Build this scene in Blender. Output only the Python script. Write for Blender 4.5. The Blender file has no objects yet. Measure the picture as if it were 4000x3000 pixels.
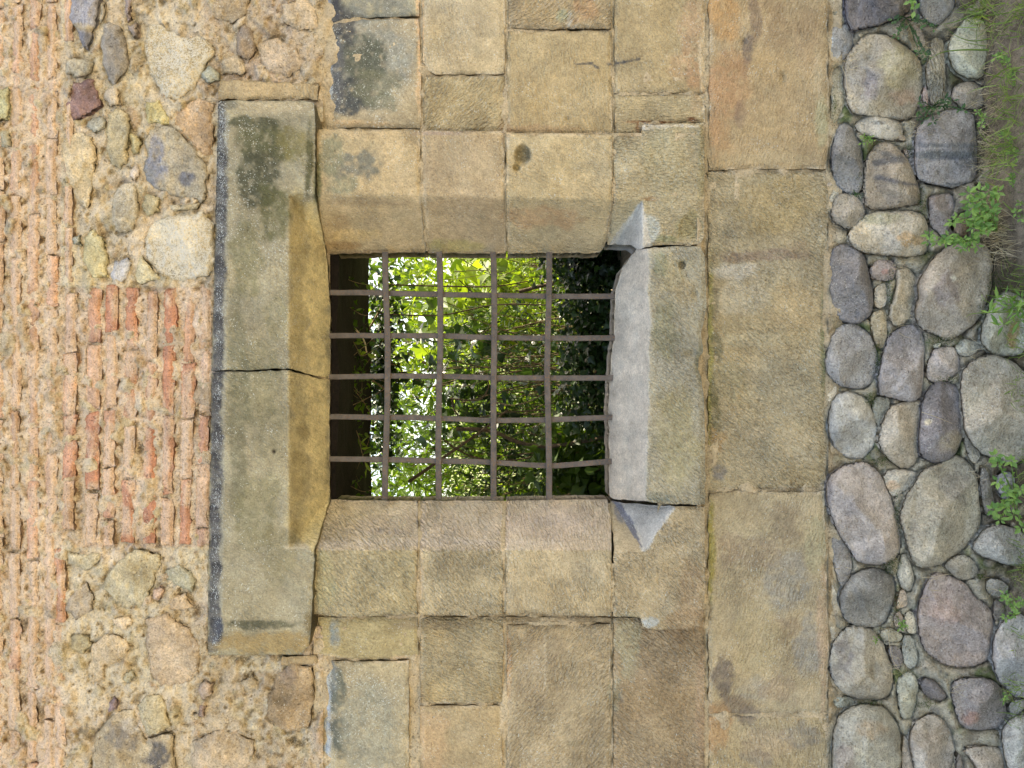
import bpy, math, random
import numpy as np
from mathutils import Vector, Matrix
from mathutils.geometry import delaunay_2d_cdt
random.seed(7)
rng = np.random.default_rng(7)
sc = bpy.context.scene
col = sc.collection
R = math.radians

# ------------------------------------------------------------------ camera, world, sun, exposure
D = 2.5            # distance camera - wall
S = 0.000825       # metres per photo pixel (4000 wide) on the wall plane
CZ = 1.65          # camera height
cam_d = bpy.data.cameras.new('camera')
cam = bpy.data.objects.new('camera', cam_d); col.objects.link(cam)
cam_d.sensor_fit = 'HORIZONTAL'; cam_d.sensor_width = 36; cam_d.lens = 36 / (2 * 2000 * S / D)
cam_d.clip_end = 500; cam_d.clip_start = 0.05
# the photograph was taken with the camera rolled by a quarter turn: picture right is down
cam.matrix_world = Matrix(((0, 1, 0, 0), (0, 0, -1, -D), (-1, 0, 0, CZ), (0, 0, 0, 1)))
sc.camera = cam

SUN_EL, SUN_AZ = 52, 62     # from behind the wall, a little from the right
w = bpy.data.worlds.new('World'); sc.world = w; w.use_nodes = True
nt = w.node_tree
sky = nt.nodes.new('ShaderNodeTexSky'); sky.sky_type = 'NISHITA'; sky.sun_disc = False
sky.sun_elevation = R(SUN_EL); sky.sun_rotation = R(SUN_AZ); sky.dust_density = 3.0; sky.air_density = 1.0
bg = nt.nodes['Background']; bg.inputs[1].default_value = 0.15
nt.links.new(sky.outputs[0], bg.inputs[0])
ld = bpy.data.lights.new('sun', 'SUN'); ld.energy = 4.0; ld.angle = R(0.5); ld.color = (1, 0.95, 0.86)
sun = bpy.data.objects.new('sun', ld); col.objects.link(sun)
sdir = Vector((math.sin(R(SUN_AZ)) * math.cos(R(SUN_EL)), math.cos(R(SUN_AZ)) * math.cos(R(SUN_EL)), math.sin(R(SUN_EL))))
sun.rotation_euler = sdir.to_track_quat('Z', 'Y').to_euler()
vs = sc.view_settings
vs.view_transform = 'Standard'; vs.look = 'None'; vs.gamma = 1; vs.exposure = 1.78
vs.use_white_balance = True; vs.white_balance_temperature = 7700; vs.white_balance_tint = 10
sc.render.film_transparent = False
sc.cycles.max_bounces = 6; sc.cycles.transparent_max_bounces = 4
sc.cycles.use_denoising = True

# ------------------------------------------------------------------ helpers: space, noise
def W(px, py, y):
    """photo pixel on a surface y metres behind the wall plane -> world point"""
    px = np.asarray(px, float); py = np.asarray(py, float); y = np.broadcast_to(np.asarray(y, float), px.shape)
    k = S * (D + y) / D
    return np.stack([(1500 - py) * k, y, CZ - (px - 2000) * k], -1)

def _h(ix, iy, iz, seed):
    h = (ix.astype(np.uint32) * np.uint32(374761393) + iy.astype(np.uint32) * np.uint32(668265263)
         + iz.astype(np.uint32) * np.uint32(2246822519) + np.uint32((seed * 3266489917) & 0xffffffff))
    h = (h ^ (h >> np.uint32(13))) * np.uint32(1274126177)
    h = h ^ (h >> np.uint32(16))
    return (h & np.uint32(0xffffff)).astype(float) / 0xffffff

def vn(p, seed=0):
    i = np.floor(p).astype(np.int64); f = p - i; u = f * f * (3 - 2 * f)
    r = 0
    for dx in (0, 1):
        wx = u[..., 0] if dx else 1 - u[..., 0]
        for dy in (0, 1):
            wy = u[..., 1] if dy else 1 - u[..., 1]
            for dz in (0, 1):
                wz = u[..., 2] if dz else 1 - u[..., 2]
                r = r + wx * wy * wz * _h(i[..., 0] + dx, i[..., 1] + dy, i[..., 2] + dz, seed)
    return r * 2 - 1

def fbm(p, seed=0, oct=4, gain=0.5):
    a, r, t = 1, 0, 0
    for k in range(oct):
        r = r + a * vn(p * (2.03 ** k) + 17.3 * k, seed + k); t += a; a *= gain
    return r / t

def p3(px, py, scale, z=0.0):
    """noise coordinates: photo pixels -> cells of `scale` px"""
    return np.stack([px / scale, py / scale, np.full_like(px, z)], -1)

def inside(poly, P):
    x, y = P[:, 0], P[:, 1]; c = np.zeros(len(P), bool); n = len(poly)
    for i in range(n):
        x1, y1 = poly[i]; x2, y2 = poly[(i + 1) % n]
        if y1 == y2: continue
        m = ((y1 > y) != (y2 > y)) & (x < (x2 - x1) * (y - y1) / (y2 - y1) + x1)
        c ^= m
    return c

def dist(poly, P):
    A = poly; B = np.roll(poly, -1, 0); AB = B - A; L = (AB ** 2).sum(1) + 1e-9
    out = np.empty(len(P))
    for s in range(0, len(P), 4000):
        Q = P[s:s + 4000]
        AP = Q[:, None] - A[None]
        t = np.clip((AP * AB).sum(2) / L, 0, 1)
        dd = AP - t[..., None] * AB
        out[s:s + 4000] = np.sqrt((dd ** 2).sum(2).min(1))
    return out

def resample(poly, h):
    poly = np.asarray(poly, float); out = []
    n = len(poly)
    for i in range(n):
        a, b = poly[i], poly[(i + 1) % n]
        k = max(1, int(round(np.hypot(*(b - a)) / h)))
        for j in range(k): out.append(a + (b - a) * j / k)
    return np.array(out)

def chaikin(poly, n=2):
    p = np.asarray(poly, float)
    for _ in range(n):
        q = np.roll(p, -1, 0)
        p = np.stack([p * .75 + q * .25, p * .25 + q * .75], 1).reshape(-1, 2)
    return p

def area(p):
    q = np.roll(p, -1, 0); return 0.5 * (p[:, 0] * q[:, 1] - q[:, 0] * p[:, 1]).sum()

# ------------------------------------------------------------------ helpers: objects
def link(name, me, mats=None, parent=None):
    o = bpy.data.objects.new(name, me); col.objects.link(o)
    for m in (mats if isinstance(mats, (list, tuple)) else [mats]):
        if m: me.materials.append(m)
    if parent is not None:
        o.parent = parent; o.location = -Vector(parent.location)
    return o

def mesh(name, V, T, mats, parent=None, Col=None, Tuv=None, Msk=None, smooth=True, Q=None):
    me = bpy.data.meshes.new(name)
    T = np.asarray(T, np.int64).reshape(-1, 3) if T is not None else np.zeros((0, 3), np.int64)
    Q = np.asarray(Q, np.int64).reshape(-1, 4) if Q is not None else np.zeros((0, 4), np.int64)
    nv = len(V)
    me.vertices.add(nv); me.vertices.foreach_set('co', np.asarray(V, np.float32).ravel())
    nl = T.size + Q.size
    me.loops.add(nl); me.loops.foreach_set('vertex_index', np.concatenate([T.ravel(), Q.ravel()]).astype(np.int32))
    me.polygons.add(len(T) + len(Q))
    st = np.concatenate([np.arange(len(T)) * 3, T.size + np.arange(len(Q)) * 4]).astype(np.int32)
    me.polygons.foreach_set('loop_start', st)
    me.polygons.foreach_set('use_smooth', np.full(len(T) + len(Q), smooth))
    me.update(calc_edges=True)
    if Col is not None:
        a = me.attributes.new('Col', 'FLOAT_COLOR', 'POINT')
        c = np.ones((nv, 4), np.float32); c[:, :3] = np.clip(Col, 0, 1); a.data.foreach_set('color', c.ravel())
    if Tuv is not None:
        a = me.attributes.new('tuv', 'FLOAT_VECTOR', 'POINT'); a.data.foreach_set('vector', np.asarray(Tuv, np.float32).ravel())
    if Msk is not None:
        a = me.attributes.new('msk', 'FLOAT_VECTOR', 'POINT'); a.data.foreach_set('vector', np.asarray(Msk, np.float32).ravel())
    return link(name, me, mats, parent)

def tag(o, label=None, cat=None, group=None, kind=None):
    if label: o['label'] = label
    if cat: o['category'] = cat
    if group: o['group'] = group
    if kind: o['kind'] = kind
    return o

def empty(name, loc, label, cat, group=None):
    o = bpy.data.objects.new(name, None); o.empty_display_size = 0.1; o.location = loc; col.objects.link(o)
    return tag(o, label, cat, group)

# ------------------------------------------------------------------ materials
def N(nt, t, **k):
    n = nt.nodes.new(t)
    for a, b in k.items():
        if a in ('ins',):
            for i, v in b.items(): n.inputs[i].default_value = v
        else: setattr(n, a, b)
    return n

def base_mat(name):
    m = bpy.data.materials.new(name); m.use_nodes = True
    nt = m.node_tree; b = nt.nodes['Principled BSDF']
    b.inputs['Roughness'].default_value = 0.92
    b.inputs['Specular IOR Level'].default_value = 0.25
    return m, nt, b

def math_n(nt, op, a, b=None, c=None, clamp=False):
    n = nt.nodes.new('ShaderNodeMath'); n.operation = op; n.use_clamp = clamp
    for i, v in enumerate((a, b, c)):
        if v is None: continue
        if isinstance(v, (int, float)): n.inputs[i].default_value = v
        else: nt.links.new(v, n.inputs[i])
    return n.outputs[0]

def mapr(nt, v, a, b, c, d):
    n = nt.nodes.new('ShaderNodeMapRange'); nt.links.new(v, n.inputs[0])
    for i, x in enumerate((a, b, c, d)): n.inputs[i + 1].default_value = x
    return n.outputs[0]

def mixc(nt, f, a, b, mode='MIX'):
    n = nt.nodes.new('ShaderNodeMix'); n.data_type = 'RGBA'; n.blend_type = mode
    for k, v in ((0, f), (6, a), (7, b)):
        if isinstance(v, (int, float)): n.inputs[k].default_value = v
        elif isinstance(v, tuple): n.inputs[k].default_value = (*v, 1)
        else: nt.links.new(v, n.inputs[k])
    return n.outputs[2]

def noise(nt, vec, scale, detail=4, rough=0.6, dist=0.0):
    n = nt.nodes.new('ShaderNodeTexNoise'); n.inputs['Scale'].default_value = scale
    n.inputs['Detail'].default_value = detail; n.inputs['Roughness'].default_value = rough
    n.inputs['Distortion'].default_value = dist
    nt.links.new(vec, n.inputs['Vector']); return n.outputs[0]

def stone_mat(name, g1=75, g2=190, c1=0.14, c2=0.22, bump=1.0, b1=1.1, b2=0.8, tool=1.0, pits=0.5, speck=(0.62, 0.66, 0.62), crystals=0.0):
    m, nt, b = base_mat(name)
    geo = N(nt, 'ShaderNodeNewGeometry').outputs['Position']
    colr = N(nt, 'ShaderNodeAttribute', attribute_name='Col').outputs['Color']
    tuv = N(nt, 'ShaderNodeAttribute', attribute_name='tuv').outputs['Vector']
    msk = N(nt, 'ShaderNodeAttribute', attribute_name='msk').outputs['Vector']
    sep = N(nt, 'ShaderNodeSeparateXYZ'); nt.links.new(msk, sep.inputs[0])
    mt, ml, mr = sep.outputs
    n1 = noise(nt, geo, g1, 6, 0.62); n2 = noise(nt, geo, g2, 3, 0.6); n0 = noise(nt, geo, 9, 5, 0.6)
    nh = noise(nt, geo, 14, 4, 0.6)
    tl = noise(nt, tuv, 1.0, 2, 0.5, 0.5)
    f = math_n(nt, 'MULTIPLY', mapr(nt, n1, .3, .7, 1 - c1, 1 + c1), mapr(nt, n2, .3, .7, 1 - c2, 1 + c2))
    f = math_n(nt, 'MULTIPLY', f, mapr(nt, n0, .3, .7, .86, 1.14))
    tool_f = math_n(nt, 'MULTIPLY', math_n(nt, 'SUBTRACT', tl, 0.5), mt)
    f = math_n(nt, 'MULTIPLY', f, math_n(nt, 'ADD', 1.0, math_n(nt, 'MULTIPLY', tool_f, 0.55 * tool)))  # tool marks also lightened and darkened in colour, standing in for relief shading
    vm = N(nt, 'ShaderNodeVectorMath', operation='SCALE'); nt.links.new(colr, vm.inputs[0]); nt.links.new(f, vm.inputs['Scale'])
    c = vm.outputs[0]
    # slight hue drift, warm and cool grains
    c = mixc(nt, mapr(nt, nh, .35, .65, 0, .22), c, mixc(nt, 1.0, c, (1.06, .98, .90), 'MULTIPLY'))
    c = mixc(nt, mapr(nt, nh, .5, .3, 0, .22), c, mixc(nt, 1.0, c, (.92, 1.0, 1.05), 'MULTIPLY'))
    # pores
    np_ = noise(nt, geo, 150, 2, 0.5)
    pit = math_n(nt, 'MULTIPLY', mapr(nt, np_, .62, .70, 0, 1), pits)
    c = mixc(nt, pit, c, mixc(nt, 1.0, c, (.38, .33, .28), 'MULTIPLY'))
    # pale grains and lichen
    ns = noise(nt, geo, 230, 2, 0.5)
    nl = noise(nt, geo, 70, 4, 0.65)
    sp = mapr(nt, math_n(nt, 'ADD', math_n(nt, 'MULTIPLY', nl, .30), math_n(nt, 'ADD', math_n(nt, 'MULTIPLY', ns, .70), math_n(nt, 'MULTIPLY', ml, .22))), .63, .68, 0, 1)
    c = mixc(nt, math_n(nt, 'MULTIPLY', sp, .8), c, speck)
    nt.links.new(c, b.inputs['Base Color'])
    h = math_n(nt, 'MULTIPLY', n1, b1)
    h = math_n(nt, 'ADD', h, math_n(nt, 'MULTIPLY', n2, b2))
    h = math_n(nt, 'SUBTRACT', h, math_n(nt, 'MULTIPLY', pit, .8))
    h = math_n(nt, 'MULTIPLY', h, math_n(nt, 'ADD', 0.35, mr))
    h = math_n(nt, 'ADD', h, math_n(nt, 'MULTIPLY', tool_f, 7.0 * tool))
    if crystals:
        v = nt.nodes.new('ShaderNodeTexVoronoi'); v.inputs['Scale'].default_value = 95; nt.links.new(geo, v.inputs['Vector'])
        h = math_n(nt, 'ADD', h, math_n(nt, 'MULTIPLY', v.outputs[0], -crystals))
    bp = N(nt, 'ShaderNodeBump'); bp.inputs['Strength'].default_value = bump; bp.inputs['Distance'].default_value = 0.004
    nt.links.new(h, bp.inputs['Height']); nt.links.new(bp.outputs[0], b.inputs['Normal'])
    return m

M_sand = stone_mat('sandstone', tool=1.0)
M_bould = stone_mat('river_stone', g1=60, g2=180, c1=.20, c2=.28, tool=0.0, b1=1.5, b2=.9, pits=.5, speck=(.68, .66, .58), crystals=.25)
M_mort = stone_mat('lime_mortar', g1=60, g2=190, c1=.16, c2=.22, bump=1.0, b1=1.6, b2=.8, tool=0.0, pits=.6, speck=(.72, .62, .46), crystals=.6)
M_brick = stone_mat('old_brick', g1=60, g2=190, c1=.2, c2=.22, bump=1.0, b1=1.3, b2=.7, tool=0.3, pits=.6, speck=(.66, .55, .42), crystals=.3)

def iron_mat():
    m, nt, b = base_mat('wrought_iron')
    geo = N(nt, 'ShaderNodeNewGeometry').outputs['Position']
    n1 = noise(nt, geo, 30, 6, .65); n2 = noise(nt, geo, 260, 3, .6)
    c = mixc(nt, mapr(nt, n1, .35, .65, 0, 1), (.075, .070, .068), (.14, .125, .115))
    c = mixc(nt, mapr(nt, n2, .55, .66, 0, .75), c, (.24, .13, .06))
    nt.links.new(c, b.inputs['Base Color']); b.inputs['Roughness'].default_value = .7; b.inputs['Specular IOR Level'].default_value = .4
    bp = N(nt, 'ShaderNodeBump'); bp.inputs['Strength'].default_value = .7; bp.inputs['Distance'].default_value = .002
    nt.links.new(math_n(nt, 'ADD', n1, n2), bp.inputs['Height']); nt.links.new(bp.outputs[0], b.inputs['Normal'])
    return m
M_iron = iron_mat()

def leaf_mat(name, c1, c2, trans=0.5, rough=.5):
    m, nt, b = base_mat(name)
    a = N(nt, 'ShaderNodeAttribute', attribute_name='Col').outputs['Color']
    sep = N(nt, 'ShaderNodeSeparateColor'); nt.links.new(a, sep.inputs[0])
    geo = N(nt, 'ShaderNodeNewGeometry').outputs['Position']
    c = mixc(nt, sep.outputs[0], c1, c2)
    c = mixc(nt, mapr(nt, noise(nt, geo, 90, 3), .4, .7, 0, .5), c, mixc(nt, 1.0, c, (.6, .7, .5), 'MULTIPLY'))
    nt.links.new(c, b.inputs['Base Color']); b.inputs['Roughness'].default_value = rough; b.inputs['Specular IOR Level'].default_value = .45
    t = N(nt, 'ShaderNodeBsdfTranslucent'); nt.links.new(mixc(nt, 1.0, c, (1.5, 1.45, .5), 'MULTIPLY'), t.inputs[0])
    mx = N(nt, 'ShaderNodeMixShader'); mx.inputs[0].default_value = trans
    nt.links.new(b.outputs[0], mx.inputs[1]); nt.links.new(t.outputs[0], mx.inputs[2])
    nt.links.new(mx.outputs[0], nt.nodes['Material Output'].inputs[0])
    return m
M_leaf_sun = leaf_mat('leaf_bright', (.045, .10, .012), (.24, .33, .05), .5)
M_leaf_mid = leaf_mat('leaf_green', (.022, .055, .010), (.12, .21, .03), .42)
M_leaf_dark = leaf_mat('leaf_shaded', (.010, .026, .008), (.04, .085, .018), .25, .4)  # shade put into the leaf colour; leaf_bright is the sunlit copy
M_leaf_wall = leaf_mat('weed_leaf', (.13, .27, .07), (.32, .50, .14), .35)
M_ivyw = leaf_mat('small_ivy_leaf', (.035, .085, .04), (.10, .2, .07), .3)
M_grass = leaf_mat('grass_blade', (.13, .24, .05), (.36, .48, .15), .4)
M_straw = leaf_mat('dry_grass', (.42, .33, .21), (.78, .68, .50), .2)

def plain(name, c1, c2, scale=30, rough=.95, bump=.6, dist_=.01):
    m, nt, b = base_mat(name)
    geo = N(nt, 'ShaderNodeNewGeometry').outputs['Position']
    n1 = noise(nt, geo, scale, 8, .65); n2 = noise(nt, geo, scale * 7, 4, .6)
    c = mixc(nt, mapr(nt, math_n(nt, 'ADD', math_n(nt, 'MULTIPLY', n1, .6), math_n(nt, 'MULTIPLY', n2, .4)), .38, .62, 0, 1), c1, c2)
    nt.links.new(c, b.inputs['Base Color']); b.inputs['Roughness'].default_value = rough
    bp = N(nt, 'ShaderNodeBump'); bp.inputs['Strength'].default_value = bump; bp.inputs['Distance'].default_value = dist_
    nt.links.new(math_n(nt, 'ADD', n1, n2), bp.inputs['Height']); nt.links.new(bp.outputs[0], b.inputs['Normal'])
    return m
M_bark = plain('bark', (.05, .035, .02), (.16, .12, .075), 40)
M_stem = plain('vine_stem', (.10, .07, .04), (.28, .22, .13), 60)
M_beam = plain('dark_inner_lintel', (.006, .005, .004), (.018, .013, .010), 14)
M_core = plain('rubble_core', (.26, .2, .12), (.42, .34, .22), 12, dist_=.02)
M_soil = plain('soil', (.14, .11, .08), (.42, .34, .25), 40, dist_=.03)
M_path = plain('gravel', (.31, .265, .19), (.46, .40, .28), 40)
M_gg = plain('garden_earth', (.10, .12, .04), (.30, .34, .14), 6)

# ------------------------------------------------------------------ stains: natural weathering, plus some light and shade put into the colour, (px,py,rx,ry,colour,amount)
ST_ASH = [
 (1345, 60, 110, 40, (.06, .06, .058), .9), (1480, 20, 150, 70, (.20, .20, .16), .7), (1430, 250, 190, 190, (.235, .235, .19), .7), (1300, 20, 40, 90, (.06, .058, .056), .8),
 (1335, 150, 60, 80, (.07, .07, .064), .85), (1420, 230, 90, 110, (.10, .105, .075), .8), (1390, 370, 85, 60, (.065, .07, .065), .9), (1480, 330, 100, 70, (.16, .155, .095), .55), (1480, 400, 70, 40, (.15, .15, .1), .6),
 (1345, 430, 50, 30, (.08, .085, .08), .8), (1320, 300, 30, 150, (.10, .10, .094), .75),
 (1281, 270, 17, 180, (.30, .34, .38), .6), (1284, 20, 15, 70, (.24, .27, .31), .6), (1270, 280, 9, 170, (.16, .165, .155), .6),
 (1640, 60, 14, 200, (.62, .42, .24), .6), (1640, 330, 14, 120, (.60, .42, .24), .6), (1640, 220, 14, 80, (.6, .40, .22), .5), (1400, 485, 140, 14, (.55, .38, .2), .5),
 (1380, 650, 110, 70, (.165, .16, .12), .75), (1290, 610, 60, 80, (.22, .21, .13), .7), (1330, 730, 70, 40, (.19, .19, .12), .6), (1400, 560, 80, 30, (.24, .21, .13), .35),
 (1240, 700, 14, 110, (.14, .14, .07), .7),  # shade beside the lintel step, put into the colour
 (1275, 2790, 22, 180, (.34, .39, .44), .75), (1272, 2960, 20, 60, (.32, .37, .4), .7), (1320, 2700, 34, 90, (.12, .13, .10), .7), (1330, 2880, 40, 90, (.10, .105, .08), .8), (1300, 2640, 24, 60, (.19, .2, .18), .5), (1440, 2850, 120, 200, (.27, .26, .19), .6),
 (1310, 2480, 22, 60, (.22, .25, .24), .7), (1570, 2570, 50, 12, (.6, .44, .27), .5),
 (3070, 2260, 90, 130, (.29, .26, .195), .65), (3160, 2520, 55, 120, (.27, .25, .20), .6), (2960, 2700, 60, 50, (.30, .27, .20), .5), (3120, 2880, 80, 50, (.24, .21, .16), .55), (2960, 2960, 60, 40, (.23, .2, .15), .5), (2776, 1300, 12, 320, (.38, .35, .10), .6), (2774, 2150, 12, 200, (.34, .30, .08), .7), (3060, 1500, 110, 120, (.35, .30, .19), .45), (3130, 1750, 70, 80, (.50, .42, .27), .4),
 # lintel
 (1040, 560, 110, 90, (.11, .115, .065), .75), (1000, 700, 90, 120, (.085, .09, .06), .75), (1060, 830, 60, 120, (.12, .125, .06), .6), (1130, 560, 60, 90, (.22, .20, .09), .6), (1000, 480, 110, 26, (.09, .095, .06), .7),
 (960, 1000, 70, 160, (.2, .195, .11), .55), (1080, 1250, 50, 100, (.22, .215, .13), .4), (1000, 1500, 90, 180, (.19, .185, .11), .45), (930, 1600, 40, 500, (.17, .17, .11), .5), (1060, 1700, 60, 120, (.2, .19, .12), .4), (1010, 2000, 90, 160, (.21, .2, .11), .45), (1080, 2150, 70, 130, (.23, .21, .12), .4), (1020, 2440, 150, 20, (.10, .105, .07), .65),
 (1205, 620, 16, 160, (.10, .10, .05), .7), (1215, 2440, 30, 50, (.16, .12, .05), .5),  # narrow strips put the shade along the lintel step into the colour
 (1165, 800, 30, 50, (.11, .095, .04), .75), (1155, 950, 22, 100, (.26, .22, .09), .5), (1165, 1230, 24, 120, (.34, .29, .14), .4), (1172, 1680, 26, 36, (.12, .105, .06), .7), (1165, 1800, 26, 40, (.11, .10, .055), .7), (1160, 1900, 24, 50, (.13, .11, .06), .65), (1160, 2060, 22, 30, (.14, .12, .06), .6),
 (1250, 1200, 35, 200, (.52, .40, .17), .5), (1250, 1650, 35, 250, (.50, .38, .16), .45), (1200, 2090, 40, 40, (.50, .43, .25), .6), (1160, 2136, 60, 12, (.62, .56, .42), .6),
 (1000, 960, 3, 60, (.03, .03, .02), 0), (1072, 1766, 9, 7, (.03, .025, .015), .9), (1068, 1760, 12, 5, (.04, .03, .02), .7),
 # splay jamb top
 (1330, 870, 60, 30, (.30, .22, .12), .5), (1390, 920, 100, 30, (.50, .36, .16), .4), (1450, 790, 200, 18, (.27, .2, .12), .4), (1330, 960, 90, 16, (.26, .17, .08), .6), (1780, 960, 120, 30, (.36, .31, .12), .5), (1450, 985, 400, 8, (.17, .12, .07), .6), (1800, 800, 200, 30, (.34, .25, .14), .4), (2120, 850, 180, 40, (.40, .25, .13), .45),
 (1720, 520, 120, 8, (.28, .22, .18), .5), (1720, 640, 80, 90, (.30, .23, .14), .35), (2042, 606, 32, 40, (.22, .18, .10), .8), (2020, 650, 20, 20, (.2, .15, .06), .6),  # last two spots put the shade inside the socket hole into the colour
 (2120, 505, 160, 16, (.34, .22, .12), .4), (1980, 500, 30, 60, (.30, .2, .12), .4),
 (2160, 60, 60, 40, (.50, .38, .2), .3), (2280, 30, 60, 60, (.44, .24, .12), .35), (2195, 60, 20, 25, (.38, .36, .22), .8), (2225, 75, 10, 30, (.46, .43, .34), .8), (2245, 105, 16, 10, (.5, .45, .35), .6),
 # A7 etc
 (2705, 130, 50, 140, (.42, .27, .15), .5), (2720, 300, 40, 60, (.40, .23, .12), .5), (2660, 250, 50, 60, (.42, .26, .14), .35), (2750, 240, 20, 150, (.56, .44, .27), .7), (2755, 420, 14, 80, (.58, .48, .32), .7),
 (2540, 476, 100, 8, (.22, .10, .04), .75), (2705, 466, 24, 12, (.16, .075, .035), .8), (2495, 500, 12, 30, (.24, .12, .05), .6), (2530, 490, 30, 16, (.62, .58, .48), .7), (2620, 492, 100, 8, (.66, .6, .48), .6), (2720, 400, 22, 50, (.36, .24, .13), .4),
 (2540, 777, 40, 10, (.28, .17, .08), .6), (2600, 930, 60, 16, (.16, .18, .09), .5), (2690, 880, 40, 60, (.32, .27, .13), .6), (2740, 640, 20, 160, (.34, .29, .15), .45),
 (2600, 640, 80, 180, (.44, .39, .24), .4),
 # course of big blocks
 (2830, 60, 70, 120, (.44, .26, .11), .6), (2950, 70, 26, 110, (.20, .14, .09), .55), (3030, 90, 60, 130, (.28, .19, .10), .45), (2920, 190, 22, 60, (.17, .13, .10), .6), (2910, 270, 14, 60, (.15, .12, .10), .6), (2850, 330, 90, 130, (.38, .22, .11), .55), (2900, 440, 26, 60, (.22, .15, .10), .5), (2810, 520, 70, 80, (.38, .23, .11), .5), (3000, 330, 130, 130, (.40, .28, .14), .3), (3150, 150, 60, 120, (.36, .25, .14), .4),
 (3010, 620, 200, 26, (.44, .35, .2), .4), (2790, 430, 30, 200, (.44, .27, .14), .4), (3205, 480, 26, 110, (.36, .33, .19), .6), (3190, 300, 20, 120, (.5, .4, .24), .4),
 (3020, 800, 180, 110, (.44, .32, .14), .4), (2960, 1000, 200, 26, (.26, .19, .13), .6), (3120, 980, 60, 50, (.32, .23, .14), .4), (2860, 1060, 90, 40, (.56, .50, .38), .7), (2890, 1160, 100, 80, (.52, .45, .31), .5), (2960, 1330, 140, 30, (.54, .45, .27), .5), (2790, 1180, 24, 60, (.20, .17, .10), .55), (2800, 1350, 30, 60, (.20, .18, .10), .6), (2790, 1600, 24, 130, (.17, .15, .07), .7), (2850, 1480, 90, 80, (.30, .26, .15), .45), (3100, 1200, 110, 90, (.48, .35, .18), .4), (2950, 1690, 50, 30, (.52, .42, .26), .5), (2800, 1720, 50, 50, (.46, .31, .15), .6), (2810, 1850, 30, 30, (.22, .2, .17), .7), (2770, 1600, 10, 300, (.42, .36, .12), .5), (3215, 1350, 12, 220, (.22, .22, .1), .6), (2790, 1000, 22, 50, (.3, .25, .14), .5),
 (3060, 2040, 70, 90, (.24, .19, .12), .5), (2960, 2150, 90, 60, (.27, .21, .14), .4), (2850, 2150, 60, 70, (.30, .22, .14), .4), (2780, 2160, 16, 200, (.32, .26, .08), .7), (3190, 2130, 50, 120, (.42, .38, .22), .4), (3060, 2450, 60, 60, (.26, .19, .12), .4), (2830, 2640, 40, 90, (.15, .12, .09), .65), (2870, 2750, 60, 50, (.20, .15, .10), .6), (2800, 2850, 50, 110, (.40, .24, .11), .6), (2920, 2800, 50, 40, (.17, .14, .11), .5), (3050, 2700, 80, 60, (.3, .22, .14), .4), (3000, 2900, 100, 60, (.34, .25, .16), .35), (3215, 2500, 22, 300, (.46, .32, .2), .45), (2740, 2760, 24, 250, (.40, .28, .17), .5), (2960, 2500, 90, 160, (.42, .33, .17), .35),
 (2700, 2300, 60, 120, (.34, .24, .14), .45), (2680, 2440, 90, 70, (.32, .22, .12), .5), (2460, 2520, 60, 140, (.40, .36, .22), .5), (2400, 2700, 25, 80, (.38, .35, .23), .5), (2520, 2900, 120, 100, (.38, .3, .18), .3),
 (1690, 2440, 160, 24, (.26, .20, .12), .5), (1690, 2900, 60, 120, (.44, .28, .15), .3), (1985, 2600, 12, 160, (.52, .32, .16), .5), (2120, 2520, 90, 90, (.30, .23, .14), .35), (2080, 2690, 60, 110, (.28, .22, .14), .35),
 (2130, 2600, 5, 140, (.50, .42, .28), .6), (1650, 2830, 14, 150, (.5, .36, .21), .4), (2430, 2000, 26, 50, (.16, .17, .19), .5),
]
ST_RUB = [(640, 2720, 70, 60, (.52, .44, .30), .4)]

def stains(px, py, C, L, seed, warp=26):
    n1 = fbm(p3(px, py, 60, 3.1), seed, 4); n2 = fbm(p3(px, py, 60, 9.7), seed + 5, 4); n3 = fbm(p3(px, py, 16, 1.7), seed + 9, 3)
    x0, x1, y0, y1 = px.min(), px.max(), py.min(), py.max()
    for cx, cy, rx, ry, c, a in L:
        if cx + 2.2 * rx < x0 or cx - 2.2 * rx > x1 or cy + 2.2 * ry < y0 or cy - 2.2 * ry > y1: continue
        wv = min(warp, .45 * min(rx, ry))
        q = ((px + wv * n1 * 2 - cx) / rx) ** 2 + ((py + wv * n2 * 2 - cy) / ry) ** 2
        f = np.clip(1.35 - q, 0, 1) ; f = f * f * (3 - 2 * f)
        f = min(1., a * 1.3) * np.clip(f * (1 + 1.3 * n3), 0, 1)[:, None]
        C[:] = C * (1 - f) + np.array(c) * f
    return C

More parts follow.
